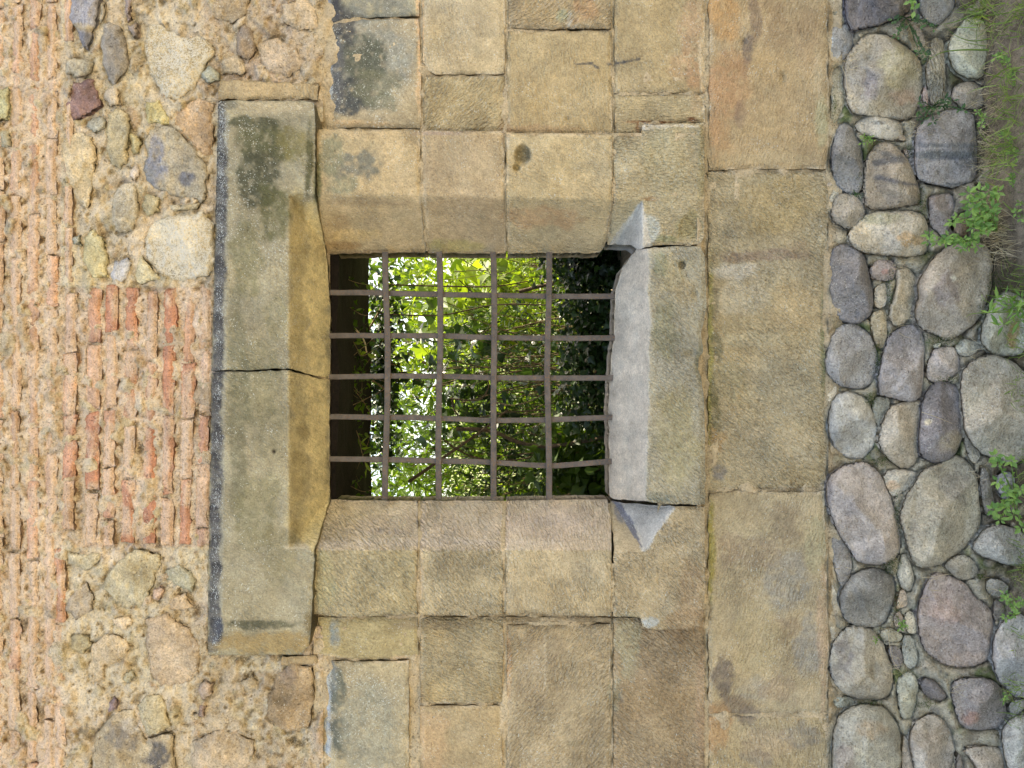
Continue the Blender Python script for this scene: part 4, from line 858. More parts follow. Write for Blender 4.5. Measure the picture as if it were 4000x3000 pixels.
 (2, [(860, 1110), (930, 1076), (1100, 1078), (1172, 1130), (1202, 1240), (1217, 1340), (1150, 1402), (1020, 1412), (920, 1392), (883, 1280), (862, 1180)], (.27, .23, .215), dict(facets=2, crk=1, stain=[(3790, 2800, 40, 30, (.32, .19, .14), .5)])),
 (2, [(1130, 790), (1200, 708), (1330, 653), (1460, 780), (1480, 1150), (1300, 1210), (1180, 1122), (1118, 1000)], (.35, .335, .315), {}),
 (2, [(98, 1190), (210, 1198), (232, 1250), (130, 1277), (93, 1240)], (.29, .30, .24), dict(flat=1)),
 (2, [(105, 1345), (200, 1265), (300, 1243), (420, 1268), (492, 1350), (522, 1440), (532, 1600), (520, 1850), (300, 2000), (95, 1850), (83, 1550)], (.335, .33, .275), dict(facets=1, stain=[(3400, 2850, 60, 40, (.33, .26, .18), .5), (3300, 2960, 40, 60, (.27, .23, .2), .5)])),
 (2, [(620, 1360), (720, 1303), (800, 1340), (862, 1430), (877, 1550), (840, 1680), (760, 1752), (650, 1722), (598, 1600), (578, 1450)], (.37, .32, .25), dict(spk=.4)),
 (2, [(930, 1545), (1050, 1513), (1160, 1520), (1202, 1584), (1190, 1760), (1060, 1780), (1000, 1612)], (.32, .28, .225), dict(facets=2)),
 (2, [(1220, 1250), (1300, 1198), (1350, 1250), (1300, 1302), (1240, 1312)], (.35, .35, .32), {}),
 (2, [(1200, 1370), (1300, 1308), (1440, 1350), (1440, 1750), (1260, 1780), (1200, 1600), (1178, 1450)], (.33, .33, .30), dict(spk=.2)),
 (2, [(540, 1450), (580, 1478), (612, 1584), (600, 1750), (540, 1750)], (.34, .29, .23), dict(flat=1)),
 (2, [(890, 1560), (930, 1598), (942, 1690), (880, 1690)], (.22, .19, .16), {}),
 (2, [(80, 450), (122, 560), (100, 642), (78, 560)], (.42, .37, .28), dict(flat=1)),
 (2, [(80, 658), (120, 760), (87, 852), (68, 760)], (.42, .38, .29), dict(flat=1)),
 (2, [(1120, 560), (1200, 600), (1182, 702), (1128, 690)], (.2, .17, .14), {}),
 (2, [(1090, 430), (1180, 440), (1240, 500), (1160, 560), (1080, 520)], (.25, .235, .2), dict(flat=1)),
]
foot_polys = []; foot_tops = []
for i, (o, pts, c, ex) in enumerate(B):
    ex = dict(ex); flat = ex.pop('flat', 0)
    lu = sum(c) / 3; k_ = .55 if c[2] > c[1] * .93 else (.3 if c[0] > c[1] * 1.15 else .12); c = tuple(a * (1 - k_) + lu * b_ * k_ for a, b_ in zip(c, (1.0, 1.0, .97)))
    ol = np.array(RR(o, pts)); ol = ol.mean(0) + (ol - ol.mean(0)) * (1.035 if not flat else 1.02); foot_polys.append(ol); ex['facets'] = ex.get('facets', 1) + 1; ex.setdefault('crk', 2)
    Rm = math.sqrt(abs(area(ol)) / math.pi) * S
    cx = ol[:, 0].mean()
    H = min(.10, Rm * (.34 if flat else .68)); y0 = float(ybat(cx)) + (.012 if not flat else .006)
    foot_tops.append((ol, y0, H))
    kw = dict(y0=y0, H=H, seed=1200 + i * 5, base=c, var=.24, jit=2.6, jsc=40, h=8 if Rm > .03 else 6, amp=.008 if Rm > .05 else .004, ampsc=120, amp2=.0032 if Rm > .05 else .002, edge=.0, skirt=.07, rnd=1, pq=(2.9, .5) if not flat else (3.4, .5), grit=[.8, 1.2, 1.6][i % 3], spk=.02, gain=np.array([1.48, 1.46, 1.42]))
    kw.update(ex); kw['spk'] *= .4; tl = kw.get('tool')
    stone('boulder' if Rm > .045 else 'wedge_stone', ol, foot, M_sand if tl else M_bould, **kw)

def foot_eval(px, py):
    n = fbm(p3(px, py, 80, .5), 171, 5); m = fbm(p3(px, py, 22, .5), 172, 3)
    y = ybat(px) - .008 - .022 * n - .008 * m
    C = np.array([.47, .435, .33]) * (1 + .45 * m[:, None]) * np.ones((len(px), 3))
    mo = np.clip(fbm(p3(px, py, 110, 6.5), 173, 4) * 4 - .4, 0, .85)[:, None]; C = C * (1 - mo) + np.array([.13, .18, .05]) * mo
    so = np.clip((px - 3640) / 300 + fbm(p3(px, py, 90, 1.5), 174, 3) * 1.2 + (1300 - py) / 2500., 0, .92)[:, None]; C = C * (1 - so) + np.array([.13, .10, .07]) * so
    lt = np.clip((3290 - px) / 40., 0, 1)[:, None]; C = C * (1 - lt) + np.array([.46, .37, .24]) * lt
    y = y + .016 * so[:, 0]
    lumps(px, py, y, C, 1500, 181, (3220, 4300, -300, 3300), (5, 17), (.003, .012), [(.33, .29, .21), (.40, .35, .26), (.2, .18, .14), (.28, .28, .2)], .5, .6)
    lumps(px, py, y, C, 260, 182, (3220, 4300, -300, 3300), (12, 34), (.006, .018), [(.40, .36, .28), (.46, .42, .33), (.30, .28, .24), (.34, .31, .2)], .45, .7)
    for ol, y0, H in foot_tops:
        a, b_ = ol.min(0) - 24, ol.max(0) + 24
        ix = np.where((px > a[0]) & (px < b_[0]) & (py > a[1]) & (py < b_[1]))[0]
        if not len(ix): continue
        P = np.stack([px[ix], py[ix]], 1); d = dist(ol, P); y[ix] += .016 * np.exp(-(d / 11) ** 2)
        ins = inside(ol, P); y[ix[ins]] = np.maximum(y[ix[ins]], y0 + .012)
    cache['F'] = C; return y
sheet('bedding_mortar', 3236, 4400, -500, 3500, 7, foot_eval, lambda px, py, y: cache['F'], M_mort, foot, mskfn=lambda px, py: np.stack([px * 0, px * 0 - .1, px * 0 + 1.4], 1))

# ================================================================== IRON GRILLE
gr = empty('window_grille', (0, .16, 1.3), 'wrought iron window grille of nine flat bars crossing in front of the greenery', 'grille')
def ribbon(name, pts, width, thick, mat, parent, axis, seed=0):
    """flat iron bar swept along points; axis = direction of its width"""
    pts = np.array(pts, float)
    t = np.linspace(0, len(pts) - 1, 46); i0 = np.minimum(t.astype(int), len(pts) - 2); f = (t - i0)[:, None]
    pm = pts[np.maximum(i0 - 1, 0)]; p0 = pts[i0]; p1 = pts[i0 + 1]; p2 = pts[np.minimum(i0 + 2, len(pts) - 1)]
    c = .5 * ((2 * p0) + (-pm + p1) * f + (2 * pm - 5 * p0 + 4 * p1 - p2) * f ** 2 + (-pm + 3 * p0 - 3 * p1 + p2) * f ** 3)
    g = np.random.default_rng(seed)
    c = c + np.stack([fbm(c * 9 + seed, seed, 2), fbm(c * 9 + seed + 30, seed + 1, 2), fbm(c * 9 + seed + 60, seed + 2, 2)], 1) * .0018
    ax = np.array(axis, float); nrm = np.array([0, 1., 0])
    sec = [(-1, -.6), (-.8, -1), (.8, -1), (1, -.6), (1, .6), (.8, 1), (-.8, 1), (-1, .6)]
    n = len(c); V = []
    for a, b_ in sec: V.append(c + ax * (a * width / 2) * (1 + .07 * fbm(c * 25 + a, seed + 5, 2))[:, None] + nrm * (b_ * thick / 2))
    V = np.stack(V, 1).reshape(-1, 3); k = len(sec); Q = []
    for i in range(n - 1):
        for j in range(k): Q.append((i * k + j, i * k + (j + 1) % k, (i + 1) * k + (j + 1) % k, (i + 1) * k + j))
    o = mesh(name, V, None, mat, parent, Q=Q, smooth=False)
    return o
G0 = lambda pts, y: W([1200 + p[0] * .663 for p in pts], [900 + p[1] * .663 for p in pts], y)
for i, pts in enumerate([
 [(134, 365), (450, 368), (780, 378), (1100, 382), (1430, 388), (1860, 390)],
 [(132, 622), (460, 620), (780, 622), (1100, 632), (1420, 635), (1850, 635)],
 [(128, 862), (470, 858), (780, 860), (1100, 868), (1430, 870), (1850, 868)],
 [(134, 1097), (460, 1102), (780, 1108), (1100, 1118), (1430, 1115), (1840, 1098)],
 [(132, 1345), (460, 1350), (780, 1358), (1100, 1368), (1420, 1385), (1600, 1377), (1840, 1356)]]):
    ribbon('vertical_bar', G0(pts, .158), .0185, .010, M_iron, gr, (1, 0, 0), 30 + i)
for i, pts in enumerate([
 [(459, 128), (462, 300), (472, 600), (475, 860), (472, 1100), (460, 1350), (456, 1584)],
 [(780, 128), (783, 350), (783, 600), (780, 860), (775, 1100), (774, 1350), (775, 1584)],
 [(1098, 128), (1102, 350), (1102, 600), (1098, 860), (1098, 1100), (1099, 1584)],
 [(1427, 128), (1424, 350), (1418, 600), (1415, 860), (1420, 1100), (1424, 1350), (1426, 1584)]]):
    ribbon('horizontal_bar', G0(pts, .145), .0205, .010, M_iron, gr, (0, 0, 1), 50 + i)

# ================================================================== GROUND
def ground_patch(name, xs, ys, zf, mat, label=None):
    X, Y = np.meshgrid(xs, ys); X, Y = X.ravel(), Y.ravel(); Z = zf(X, Y)
    nx = len(xs); i = np.arange(len(X)).reshape(len(ys), nx)
    Q = np.stack([i[:-1, :-1], i[:-1, 1:], i[1:, 1:], i[1:, :-1]], -1).reshape(-1, 4)
    return tag(mesh(name, np.stack([X, Y, Z], 1), None, mat, None, Q=Q), kind='structure')
def gz(X, Y):
    d = np.clip(-Y, 0, None)
    bank = .035 + .125 * np.clip((X - .25) / .35, 0, 1)
    bank = bank * np.exp(-(np.clip(d - .06, 0, None) / .33) ** 2)
    P = np.stack([X, Y, X * 0], 1)
    return bank + .02 * fbm(P * 7, 12, 4) * np.exp(-d / 2)
xs = np.unique(np.concatenate([np.linspace(-60, -2.2, 12), np.linspace(-2.2, 2.4, 240), np.linspace(2.4, 60, 12)]))
ys = np.unique(np.concatenate([np.linspace(-60, -1.2, 14), np.linspace(-1.2, .05, 70)]))
ground_patch('ground', xs, ys, gz, M_path)
# earth and thatch of the bank against the wall foot
xs2 = np.linspace(-1.9, 2.2, 340); ys2 = np.linspace(-.8, 0.04, 80)
ground_patch('earth_bank', xs2, ys2, lambda X, Y: gz(X, Y) + .006 - .03 * np.clip((-Y - .55) / .25, 0, 1) + .008 * fbm(np.stack([X * 40, Y * 40, X * 0], 1), 15, 3), M_soil)
def ggz(X, Y): return .25 + .10 * (Y - .9) + .12 * fbm(np.stack([X, Y, X * 0], 1) * 1.3, 19, 3)
ground_patch('garden_ground', np.linspace(-40, 40, 60), np.concatenate([np.linspace(.86, 12, 40), np.linspace(14, 80, 8)]), ggz, M_gg)

# ================================================================== PLANTS
LEAF = np.array([[0, 0, 0], [.28, .30, .05], [.34, .55, .07], [0, 1, -.04], [-.34, .55, .07], [-.28, .30, .05], [0, .5, -.02]])
LT = np.array([[0, 1, 6], [1, 2, 6], [2, 3, 6], [3, 4, 6], [4, 5, 6], [5, 0, 6]])
IVY = np.array([[0, 0, 0], [.35, .05, .03], [.55, .38, .08], [.28, .45, .04], [0, 1, -.05], [-.28, .45, .04], [-.55, .38, .08], [-.35, .05, .03], [0, .4, -.01]])
IT = np.array([[0, 1, 8], [1, 2, 8], [2, 3, 8], [3, 4, 8], [4, 5, 8], [5, 6, 8], [6, 7, 8], [7, 0, 8]])
BLADE = np.array([[-.5, 0, 0], [.5, 0, 0], [-.42, .35, .03], [.42, .35, .03], [-.3, .7, .12], [.3, .7, .12], [0, 1, .28]])
BT = np.array([[0, 1, 3], [0, 3, 2], [2, 3, 5], [2, 5, 4], [4, 5, 6]])
def leaves(pos, dirs, ups, size, width, shape=LEAF, tris=LT, tone=None):
    d = dirs / (np.linalg.norm(dirs, axis=1, keepdims=True) + 1e-9)
    s = np.cross(d, ups); s /= (np.linalg.norm(s, axis=1, keepdims=True) + 1e-9); n = np.cross(s, d)
    V = (pos[:, None] + s[:, None] * (shape[None, :, 0:1] * (size * width)[:, None, None]) + d[:, None] * (shape[None, :, 1:2] * size[:, None, None]) + n[:, None] * (shape[None, :, 2:3] * size[:, None, None]))
    k = len(shape); T = (tris[None] + (np.arange(len(pos)) * k)[:, None, None]).reshape(-1, 3)
    tone = np.random.default_rng(len(pos)).random(len(pos)) if tone is None else tone
    C = np.repeat(tone, k)[:, None] * np.ones((1, 3))
    return V.reshape(-1, 3), T, C
def cat(L):
    off = 0; V, T, C = [], [], []
    for v, t, c in L: V.append(v); T.append(t + off); C.append(c); off += len(v)
    return np.concatenate(V), np.concatenate(T), np.concatenate(C)
def tube(pts, r0, r1=None, seg=6, sub=6):
    pts = np.array(pts, float); r1 = r0 if r1 is None else r1
    n = (len(pts) - 1) * sub + 1; t = np.linspace(0, len(pts) - 1, n); i0 = np.minimum(t.astype(int), len(pts) - 2); f = (t - i0)[:, None]
    pm = pts[np.maximum(i0 - 1, 0)]; p0 = pts[i0]; p1 = pts[i0 + 1]; p2 = pts[np.minimum(i0 + 2, len(pts) - 1)]
    c = .5 * ((2 * p0) + (-pm + p1) * f + (2 * pm - 5 * p0 + 4 * p1 - p2) * f ** 2 + (-pm + 3 * p0 - 3 * p1 + p2) * f ** 3)
    tg = np.gradient(c, axis=0); tg /= (np.linalg.norm(tg, axis=1, keepdims=True) + 1e-9)
    a = np.cross(tg, [.3, .9, .2]); a /= (np.linalg.norm(a, axis=1, keepdims=True) + 1e-9); b_ = np.cross(tg, a)
    r = np.linspace(r0, r1, n)[:, None]; V = []
    for k in range(seg): th = 2 * math.pi * k / seg; V.append(c + (a * math.cos(th) + b_ * math.sin(th)) * r)
    V = np.stack(V, 1).reshape(-1, 3); i = np.arange(n * seg).reshape(n, seg); j = np.roll(i, -1, 1)
    T = np.concatenate([np.stack([i[:-1], j[:-1], j[1:]], -1).reshape(-1, 3), np.stack([i[:-1], j[1:], i[1:]], -1).reshape(-1, 3)])
    return V, T, np.full((len(V), 3), .5)

def rnd_dirs(g, n, bias=(0, 0, 0), k=1.0):
    v = g.normal(size=(n, 3)); v /= np.linalg.norm(v, axis=1, keepdims=True); return v * k + np.array(bias)

# ---- weeds rooted in the footing and at its base
def weed(label, root, heads, size, seed, mat=M_leaf_wall, cat_='plant', group=None, nl=(5, 8), width=.62, name='leafy_weed'):
    """root: (px,py,y); heads: list of (px,py,y) - leaf rosettes at the tips of stems"""
    g = np.random.default_rng(seed); rp = W(root[0], root[1], root[2])
    e = empty(name, tuple(rp), label, cat_, group)
    L, St = [], []
    for hx, hy, yy in heads:
        hp = W(hx, hy, yy); mid = (rp + hp) / 2 + np.array([0, -.02, .012])
        St.append(tube([rp, mid, hp], .0016, .001, 5, 5))
        n = g.integers(*nl)
        az = np.arange(n) * 2.4 + g.uniform(0, 6)
        axis = np.array([0, -.75, .65]); axis /= np.linalg.norm(axis); a = np.array([1., 0, 0]); b_ = np.cross(axis, a)
        dr = a * np.cos(az)[:, None] + b_ * np.sin(az)[:, None] + axis * g.uniform(.05, .6, n)[:, None]
        sz = size * g.uniform(.6, 1.15, n)
        L.append(leaves(hp + dr * .003, dr, np.tile(axis, (n, 1)) + g.normal(size=(n, 3)) * .25, sz, np.full(n, width), tone=g.random(n)))
        m = 4; t = g.uniform(.35, .95, m)[:, None]; pp = rp * (1 - t) + hp * t + np.array([0, -.012, .008])
        dd = rnd_dirs(g, m, (0, -.6, .3)); L.append(leaves(pp, dd, rnd_dirs(g, m, (0, -1, 1), .4), size * g.uniform(.45, .8, m), np.full(m, width), tone=g.random(m)))
    V, T, C = cat(L); mesh('foliage', V, T, mat, e, C, smooth=False)
    V, T, C = cat(St); mesh('stem', V, T, mat, e, C)
    return e
ys_ = lambda px, o=.07: float(ybat(px)) - o
def H_(L, o=.09): return [(x, y, ys_(x, o)) for x, y in L]
r3 = lambda L: [(3500 + x * .3014, 600 + y * .3014) for x, y in L]
weed('large bright leafy weed sprouting between the round boulder and the soil bank', (3895, 905, -.10), H_(r3([(940, 520), (1080, 490), (1210, 480), (1320, 500), (960, 620), (1100, 600), (980, 720), (1080, 800), (1180, 760), (1270, 800), (800, 830), (900, 850), (740, 880), (1000, 880), (1130, 900), (1090, 1010), (1180, 990), (1000, 960), (1230, 700)]), .10), .026, 11)
weed('low leafy weed trailing across the foot of the split white stone', (3790, 960, -.08), H_(r3([(430, 1140), (530, 1140), (640, 1150), (730, 1110), (810, 1140), (680, 1080), (880, 1120), (940, 1200), (850, 1220), (1050, 1190), (430, 1060), (1000, 1120)]), .08), .021, 12)
weed('upright dandelion with jagged leaves beside the largest speckled boulder', (4010, 1200, -.10), H_([(3868, 1222), (3900, 1175), (3920, 1270), (3925, 1150), (3960, 1200), (3990, 1160), (3985, 1250)], .10), .042, 13, nl=(3, 5), width=.34, name='dandelion')
weed('leafy weed with round leaves low at the picture edge below the flat stone', (3960, 1930, -.09), H_([(3900, 1880), (3930, 1920), (3965, 1950), (3985, 1910), (3880, 1990), (3925, 1985), (3960, 2010), (3990, 2060), (3905, 2030), (3950, 1800), (3900, 1810), (3890, 1780)], .09), .023, 14, width=.8)
weed('small weed with notched leaves rooted in the crack beside the lavender boulder', (3975, 2390, -.08), H_([(3930, 2340), (3965, 2370), (3930, 2410), (3985, 2345), (3925, 2320), (3960, 2400)], .07), .016, 15, width=.7)
weed('tiny weed growing from mortar between the small pebbles of the footing', (3525, 2440, -.03), H_([(3520, 2425), (3530, 2440), (3515, 2450), (3538, 2446)], .035), .014, 16, width=.6, nl=(3, 5))
weed('tiny weed seedling beside the stained oval boulder', (3424, 2500, -.03), H_([(3424, 2492), (3422, 2505)], .04), .011, 17, nl=(3, 4))
weed('tiny weed below the square purple boulder', (3925, 2720, -.08), H_([(3925, 2722), (3935, 2712), (3920, 2735)], .07), .012, 18, nl=(3, 5))
weed('pale ivy sprig with lobed leaves over the dark top boulder', (3560, 20, -.05), H_([(3560, 6), (3566, 20), (3572, 40)], .09), .02, 19, width=.9, nl=(2, 4), name='ivy_sprig')
weed('dark ivy trail creeping between the dark and the broad round boulder', (3540, 70, -.03), H_([(3490, 78), (3500, 90), (3518, 125), (3505, 140), (3530, 118), (3590, 80), (3600, 95), (3625, 95), (3590, 205), (3610, 210), (3625, 225), (3600, 190), (3650, 110)], .05), .017, 20, mat=M_ivyw, width=.8, nl=(2, 5), name='ivy_sprig')
weed('blue green ivy trail hanging between the round boulder and the square one', (3640, 420, -.04), H_([(3590, 400), (3600, 430), (3580, 460), (3620, 440), (3660, 430), (3690, 390), (3700, 400), (3720, 395), (3610, 470), (3645, 475), (3750, 425), (3765, 430)], .055), .018, 21, mat=M_ivyw, width=.6, nl=(2, 5), name='ivy_sprig')
weed('pale small weed under the white granite stone', (3385, 545, -.02), H_([(3375, 535), (3390, 550), (3400, 540), (3370, 555), (3410, 555)], .04), .012, 22, nl=(3, 6))
weed('small weed in the crack below the blue grey oval stone', (3345, 757, -.02), H_([(3335, 752), (3350, 762), (3365, 765)], .03), .010, 23, mat=M_ivyw, nl=(3, 5))
CLS = [([(3820, 435), (3840, 460), (3835, 485)], 'clover rosette at the corner of the square banded boulder'), ([(3905, 215), (3925, 235), (3890, 225), (3935, 250)], 'round leaved weed on the soil beside the pale egg shaped boulder'), ([(3955, 280), (3975, 300), (3945, 310), (3970, 325)], 'round leaved weed on the dark soil above the clover'), ([(3930, 520), (3950, 545), (3915, 530)], 'small round weed on the bank between the clover and the grass tuft'), ([(3960, 600), (3990, 620), (3970, 640), (3945, 590)], 'feathery green weed on the bank right of the banded boulder'), ([(3950, 700), (3960, 715), (3955, 690)], 'tiny pale weed in the soil above the large leafy weed'), ([(3985, 790), (3970, 830), (3990, 850)], 'sprawling weed beside the dry stalks at the picture edge')]
for k, (hd, lb) in enumerate(CLS):
    weed(lb, (hd[0][0] + 12, hd[0][1] + 8, -.10), H_(hd, .10), .014, 30 + k, width=.8, nl=(4, 7))

# ---- grass
def blades(name, spots, n, ln, wd, seed, mat, label, lean=(0, -.4, .9), spread=.7, rad=.03, droop=1.0, kind=None):
    g = np.random.default_rng(seed); P, Dd = [], []
    for (a, b_, c) in spots:
        p = W(a, b_, c); P.append(p + g.normal(size=(n, 3)) * rad * np.array([1, .6, .5]))
    P = np.concatenate(P); m = len(P)
    d = rnd_dirs(g, m, lean, spread); up = rnd_dirs(g, m, (0, -.3, -.9), .4)
    sz = ln * g.uniform(.4, 1.2, m)
    V, T, C = leaves(P, d, up, sz, np.full(m, wd) / np.maximum(sz, .01), BLADE * np.array([1, 1, droop]), BT, tone=g.random(m))
    o = mesh(name, V, T, mat, None, C, smooth=False)
    return tag(o, label, kind='stuff' if kind is None else kind)
g0 = np.random.default_rng(3)
spots = [(g0.uniform(3900, 4060), g0.uniform(-150, 880), -.12 - g0.uniform(0, .12)) for _ in range(60)] + [(g0.uniform(3790, 3860), g0.uniform(-40, 60), -.11) for _ in range(6)]
blades('grass', [q for i_, q in enumerate(spots) if (q[1] // 130) % 2 == 0 or i_ % 4 == 0], 18, .08, .0036, 4, M_grass, 'thin green grass growing on the soil bank at the wall foot', lean=(0, -.15, .75), spread=.75, rad=.028, droop=1.6)
blades('dry_grass', [(g0.uniform(3850, 4050), g0.uniform(-150, 1000), -.10) for _ in range(110)], 44, .07, .0015, 5, M_straw, 'dry straw and dead stalks matted over the soil bank', lean=(0, -.2, -.1), spread=1, rad=.03, droop=.6)
blades('grass_fringe', [(g0.uniform(3960, 4060), g0.uniform(1000, 3100), -.12) for _ in range(40)], 14, .06, .0026, 6, M_grass, 'sparse short grass along the lower edge of the footing', lean=(0, -.1, .6), spread=.7, rad=.03, droop=1.4)
# roots and dead stalks in the joints
jt = []
for (a, b_, n) in [(3290, 245, 22), (3560, 100, 40), (3600, 180, 40), (3560, 500, 30), (3530, 520, 22), (3640, 470, 26), (3850, 560, 30), (3860, 640, 30), (3780, 1040, 16), (3510, 1020, 18), (3760, 1360, 22), (3830, 1420, 20), (3640, 2230, 36), (3620, 2290, 20), (3300, 2210, 14), (3480, 2520, 22), (3500, 2600, 14), (3730, 2660, 18), (3860, 2300, 24), (3820, 1820, 16), (3850, 880, 30), (3700, 120, 26), (3760, 40, 26), (3440, 2460, 10), (3990, 2250, 30), (3540, 1020, 10), (3540, 1250, 10)]:
    jt += [(a + g0.normal() * 22, b_ + g0.normal() * 22, ys_(a, .02 + .02 * g0.random())) for _ in range(n)]
blades('root_threads', jt, 1, .045, .0012, 8, M_straw, 'dry rootlets and stalks tangled in the boulder joints', lean=(0, -.15, 0), spread=1, rad=.012, droop=2.0)
# long single stalks
def stalk(name, px_pts, y, r, mat, label, cat_='stalk'):
    P = [W(a, b_, yy) for (a, b_), yy in zip(px_pts, y)]
    V, T, C = tube(P, r, r * .5, 5, 8); return tag(mesh(name, V, T, mat, None, C), label, cat_)
stalk('dry_stalk', r3([(960, 515), (1150, 620), (1340, 690), (1590, 880)]), [-.16] * 4, .0013, M_straw, 'long straight pale stalk lying over the large leafy weed')
stalk('dry_stalk', r3([(1090, 590), (1120, 555), (1200, 560), (1290, 535)]), [-.15] * 4, .0012, M_straw, 'short curved dry stalk above the long pale one')
stalk('dry_stalk', [(3290, 262), (3305, 300), (3310, 345), (3316, 370)], [-.03, -.035, -.03, -.02], .0011, M_straw, 'pale rootlet hanging beside the thin left stone')
stalk('dry_stalk', [(3425, 125), (3440, 95), (3475, 78)], [-.05, -.09, -.07], .0009, M_stem, 'thin curved brown stalk over the dark top boulder')
stalk('dry_stalk', [(3470, 2480), (3485, 2570), (3515, 2620), (3545, 2650)], [-.03, -.035, -.03, -.02], .001, M_straw, 'pale rootlet looping past the flat purple stone')
stalk('dry_stalk', [(3600, 1610), (3660, 1630), (3720, 1655)], [-.13, -.14, -.13], .0009, M_straw, 'forked dry twig stuck across the dark purple boulder')
gb = []
for k, (pts, w_) in enumerate([([(3860, 195), (3760, 195), (3680, 205), (3625, 235)], .006), ([(3990, 40), (3860, 60), (3780, 40)], .004), ([(3870, 150), (3800, 160), (3735, 140), (3690, 100)], .004), ([(3850, 180), (3790, 170), (3735, 155)], .003), ([(3990, 1180), (3930, 1165), (3850, 1152)], .007), ([(3990, 1215), (3900, 1220), (3800, 1225), (3772, 1240)], .005), ([(3990, 1200), (3860, 1180), (3835, 1150), (3840, 1195)], .003), ([(3975, 835), (3940, 810), (3915, 785)], .008), ([(3900, 60), (3850, 20), (3820, -30)], .004), ([(3980, 1080), (3950, 1072), (3990, 1060)], .003)]):
    P = np.array([W(a, b_, -.16 if b_ < 1000 else -.15) for a, b_ in pts]); V, T, C = tube(P, w_ * .5, w_ * .08, 4, 6); V[:, 1] = V[:, 1] * 1.0
    gb.append((V, T, C * 0 + .6))
    tag(mesh('grass_blade', V, T, M_grass, None, C * 0 + .3 + .05 * k), ['long arching grass blade reaching across the pale egg shaped boulder', 'long grass blade leaning over the top of the soil bank', 'curled grass blade hooked above the pale egg shaped boulder', 'thin grass blade in front of the elongated cracked stone', 'broad grass blade at the dandelion tip', 'longest narrow blade beside the dandelion', 'looped thin blade behind the dandelion', 'broad fresh blade by the long pale stalk', 'grass blade touching the top edge by the boulders', 'tiny blade next to the dark round boulder at the edge'][k], 'grass blade', 'single grass blades at the wall foot')

# moss cushions
def moss(lbl, cx, cy, rx, ry, n, seed):
    g = np.random.default_rng(seed); a = cx + g.normal(size=n) * rx; b_ = cy + g.normal(size=n) * ry
    y = ybat(a) - .012 - .004 * g.random(n) + .012 * (((a - cx) / rx) ** 2 + ((b_ - cy) / ry) ** 2) * .4
    P = W(a, b_, y); d = rnd_dirs(g, n, (0, -1, .4), .8)
    return leaves(P, d, rnd_dirs(g, n), np.full(n, .006), np.full(n, .45), tone=g.random(n) * .8)
ML = [moss('', *m_, 50 + i) for i, m_ in enumerate([(3480, 2200, 22, 26, 500), (3505, 2020, 8, 60, 200), (3478, 1130, 10, 60, 300), (3430, 1410, 8, 50, 250), (3670, 1330, 40, 14, 400), (3890, 1110, 20, 30, 400), (3400, 1560, 14, 20, 250), (3440, 1800, 30, 14, 250), (3605, 800, 14, 40, 300), (3830, 2250, 10, 8, 150), (3700, 1480, 30, 10, 150), (3500, 2380, 8, 40, 150), (3355, 700, 12, 30, 60), (3840, 1250, 12, 60, 200), (3260, 420, 5, 40, 100), (3620, 2750, 30, 12, 150), (3400, 2745, 40, 6, 120), (3555, 590, 10, 20, 120)])]
V, T, C = cat(ML); tag(mesh('moss', V, T, M_leaf_mid, None, C, smooth=False), 'small cushions of green moss in the boulder joints', kind='stuff')

# ================================================================== GARDEN BEHIND THE WINDOW
def bush(name, label, center, rad, n, size, mat, seed, shape=LEAF, tris=LT, width=.7, lean=(0, -.2, .2), clump=7, group=None, stems=6, shell=.35, catg='shrub', stem_r=.006, root=None):
    g = np.random.default_rng(seed); c = np.array(center, float); rad = np.array(rad, float)
    z0 = float(ggz(np.array([c[0]]), np.array([max(c[1], .9)]))[0])
    rt = np.array([c[0], max(c[1], .95), z0 - .03]) if root is None else np.array(root, float)
    e = empty(name, tuple(rt), label, catg, group)
    nc = max(1, n // clump); u = g.normal(size=(nc, 3)); u /= np.linalg.norm(u, axis=1, keepdims=True)
    r = (shell + (1 - shell) * g.random(nc)) [:, None] ** .6
    cc = c + u * r * rad * (1 + .25 * fbm(u * 2 + seed, seed, 2))[:, None]
    P = np.repeat(cc, clump, 0) + g.normal(size=(nc * clump, 3)) * size * .9; m = len(P)
    d = rnd_dirs(g, m, lean, .9); up = rnd_dirs(g, m, (0, -.35, .8), .6)
    sz = size * g.uniform(.5, 1.2, m); tone = np.clip(np.repeat(g.random(nc), clump) * .7 + g.random(m) * .35, 0, 1)
    V, T, C = leaves(P, d, up, sz, np.full(m, width), shape, tris, tone)
    mesh('foliage', V, T, mat, e, C, smooth=False)
    st = []
    for k in range(stems):
        tip = cc[g.integers(nc)]; b0 = rt + g.normal(size=3) * np.array([.08, .05, 0]); mid = (b0 + tip) / 2 + g.normal(size=3) * .10
        st.append(tube([b0, mid, tip], stem_r, stem_r * .35, 5, 6))
    V, T, C = cat(st); mesh('branches', V, T, M_stem if stem_r < .01 else M_bark, e, C)
    return e
def WP(px, py, y): return tuple(W(px, py, y))
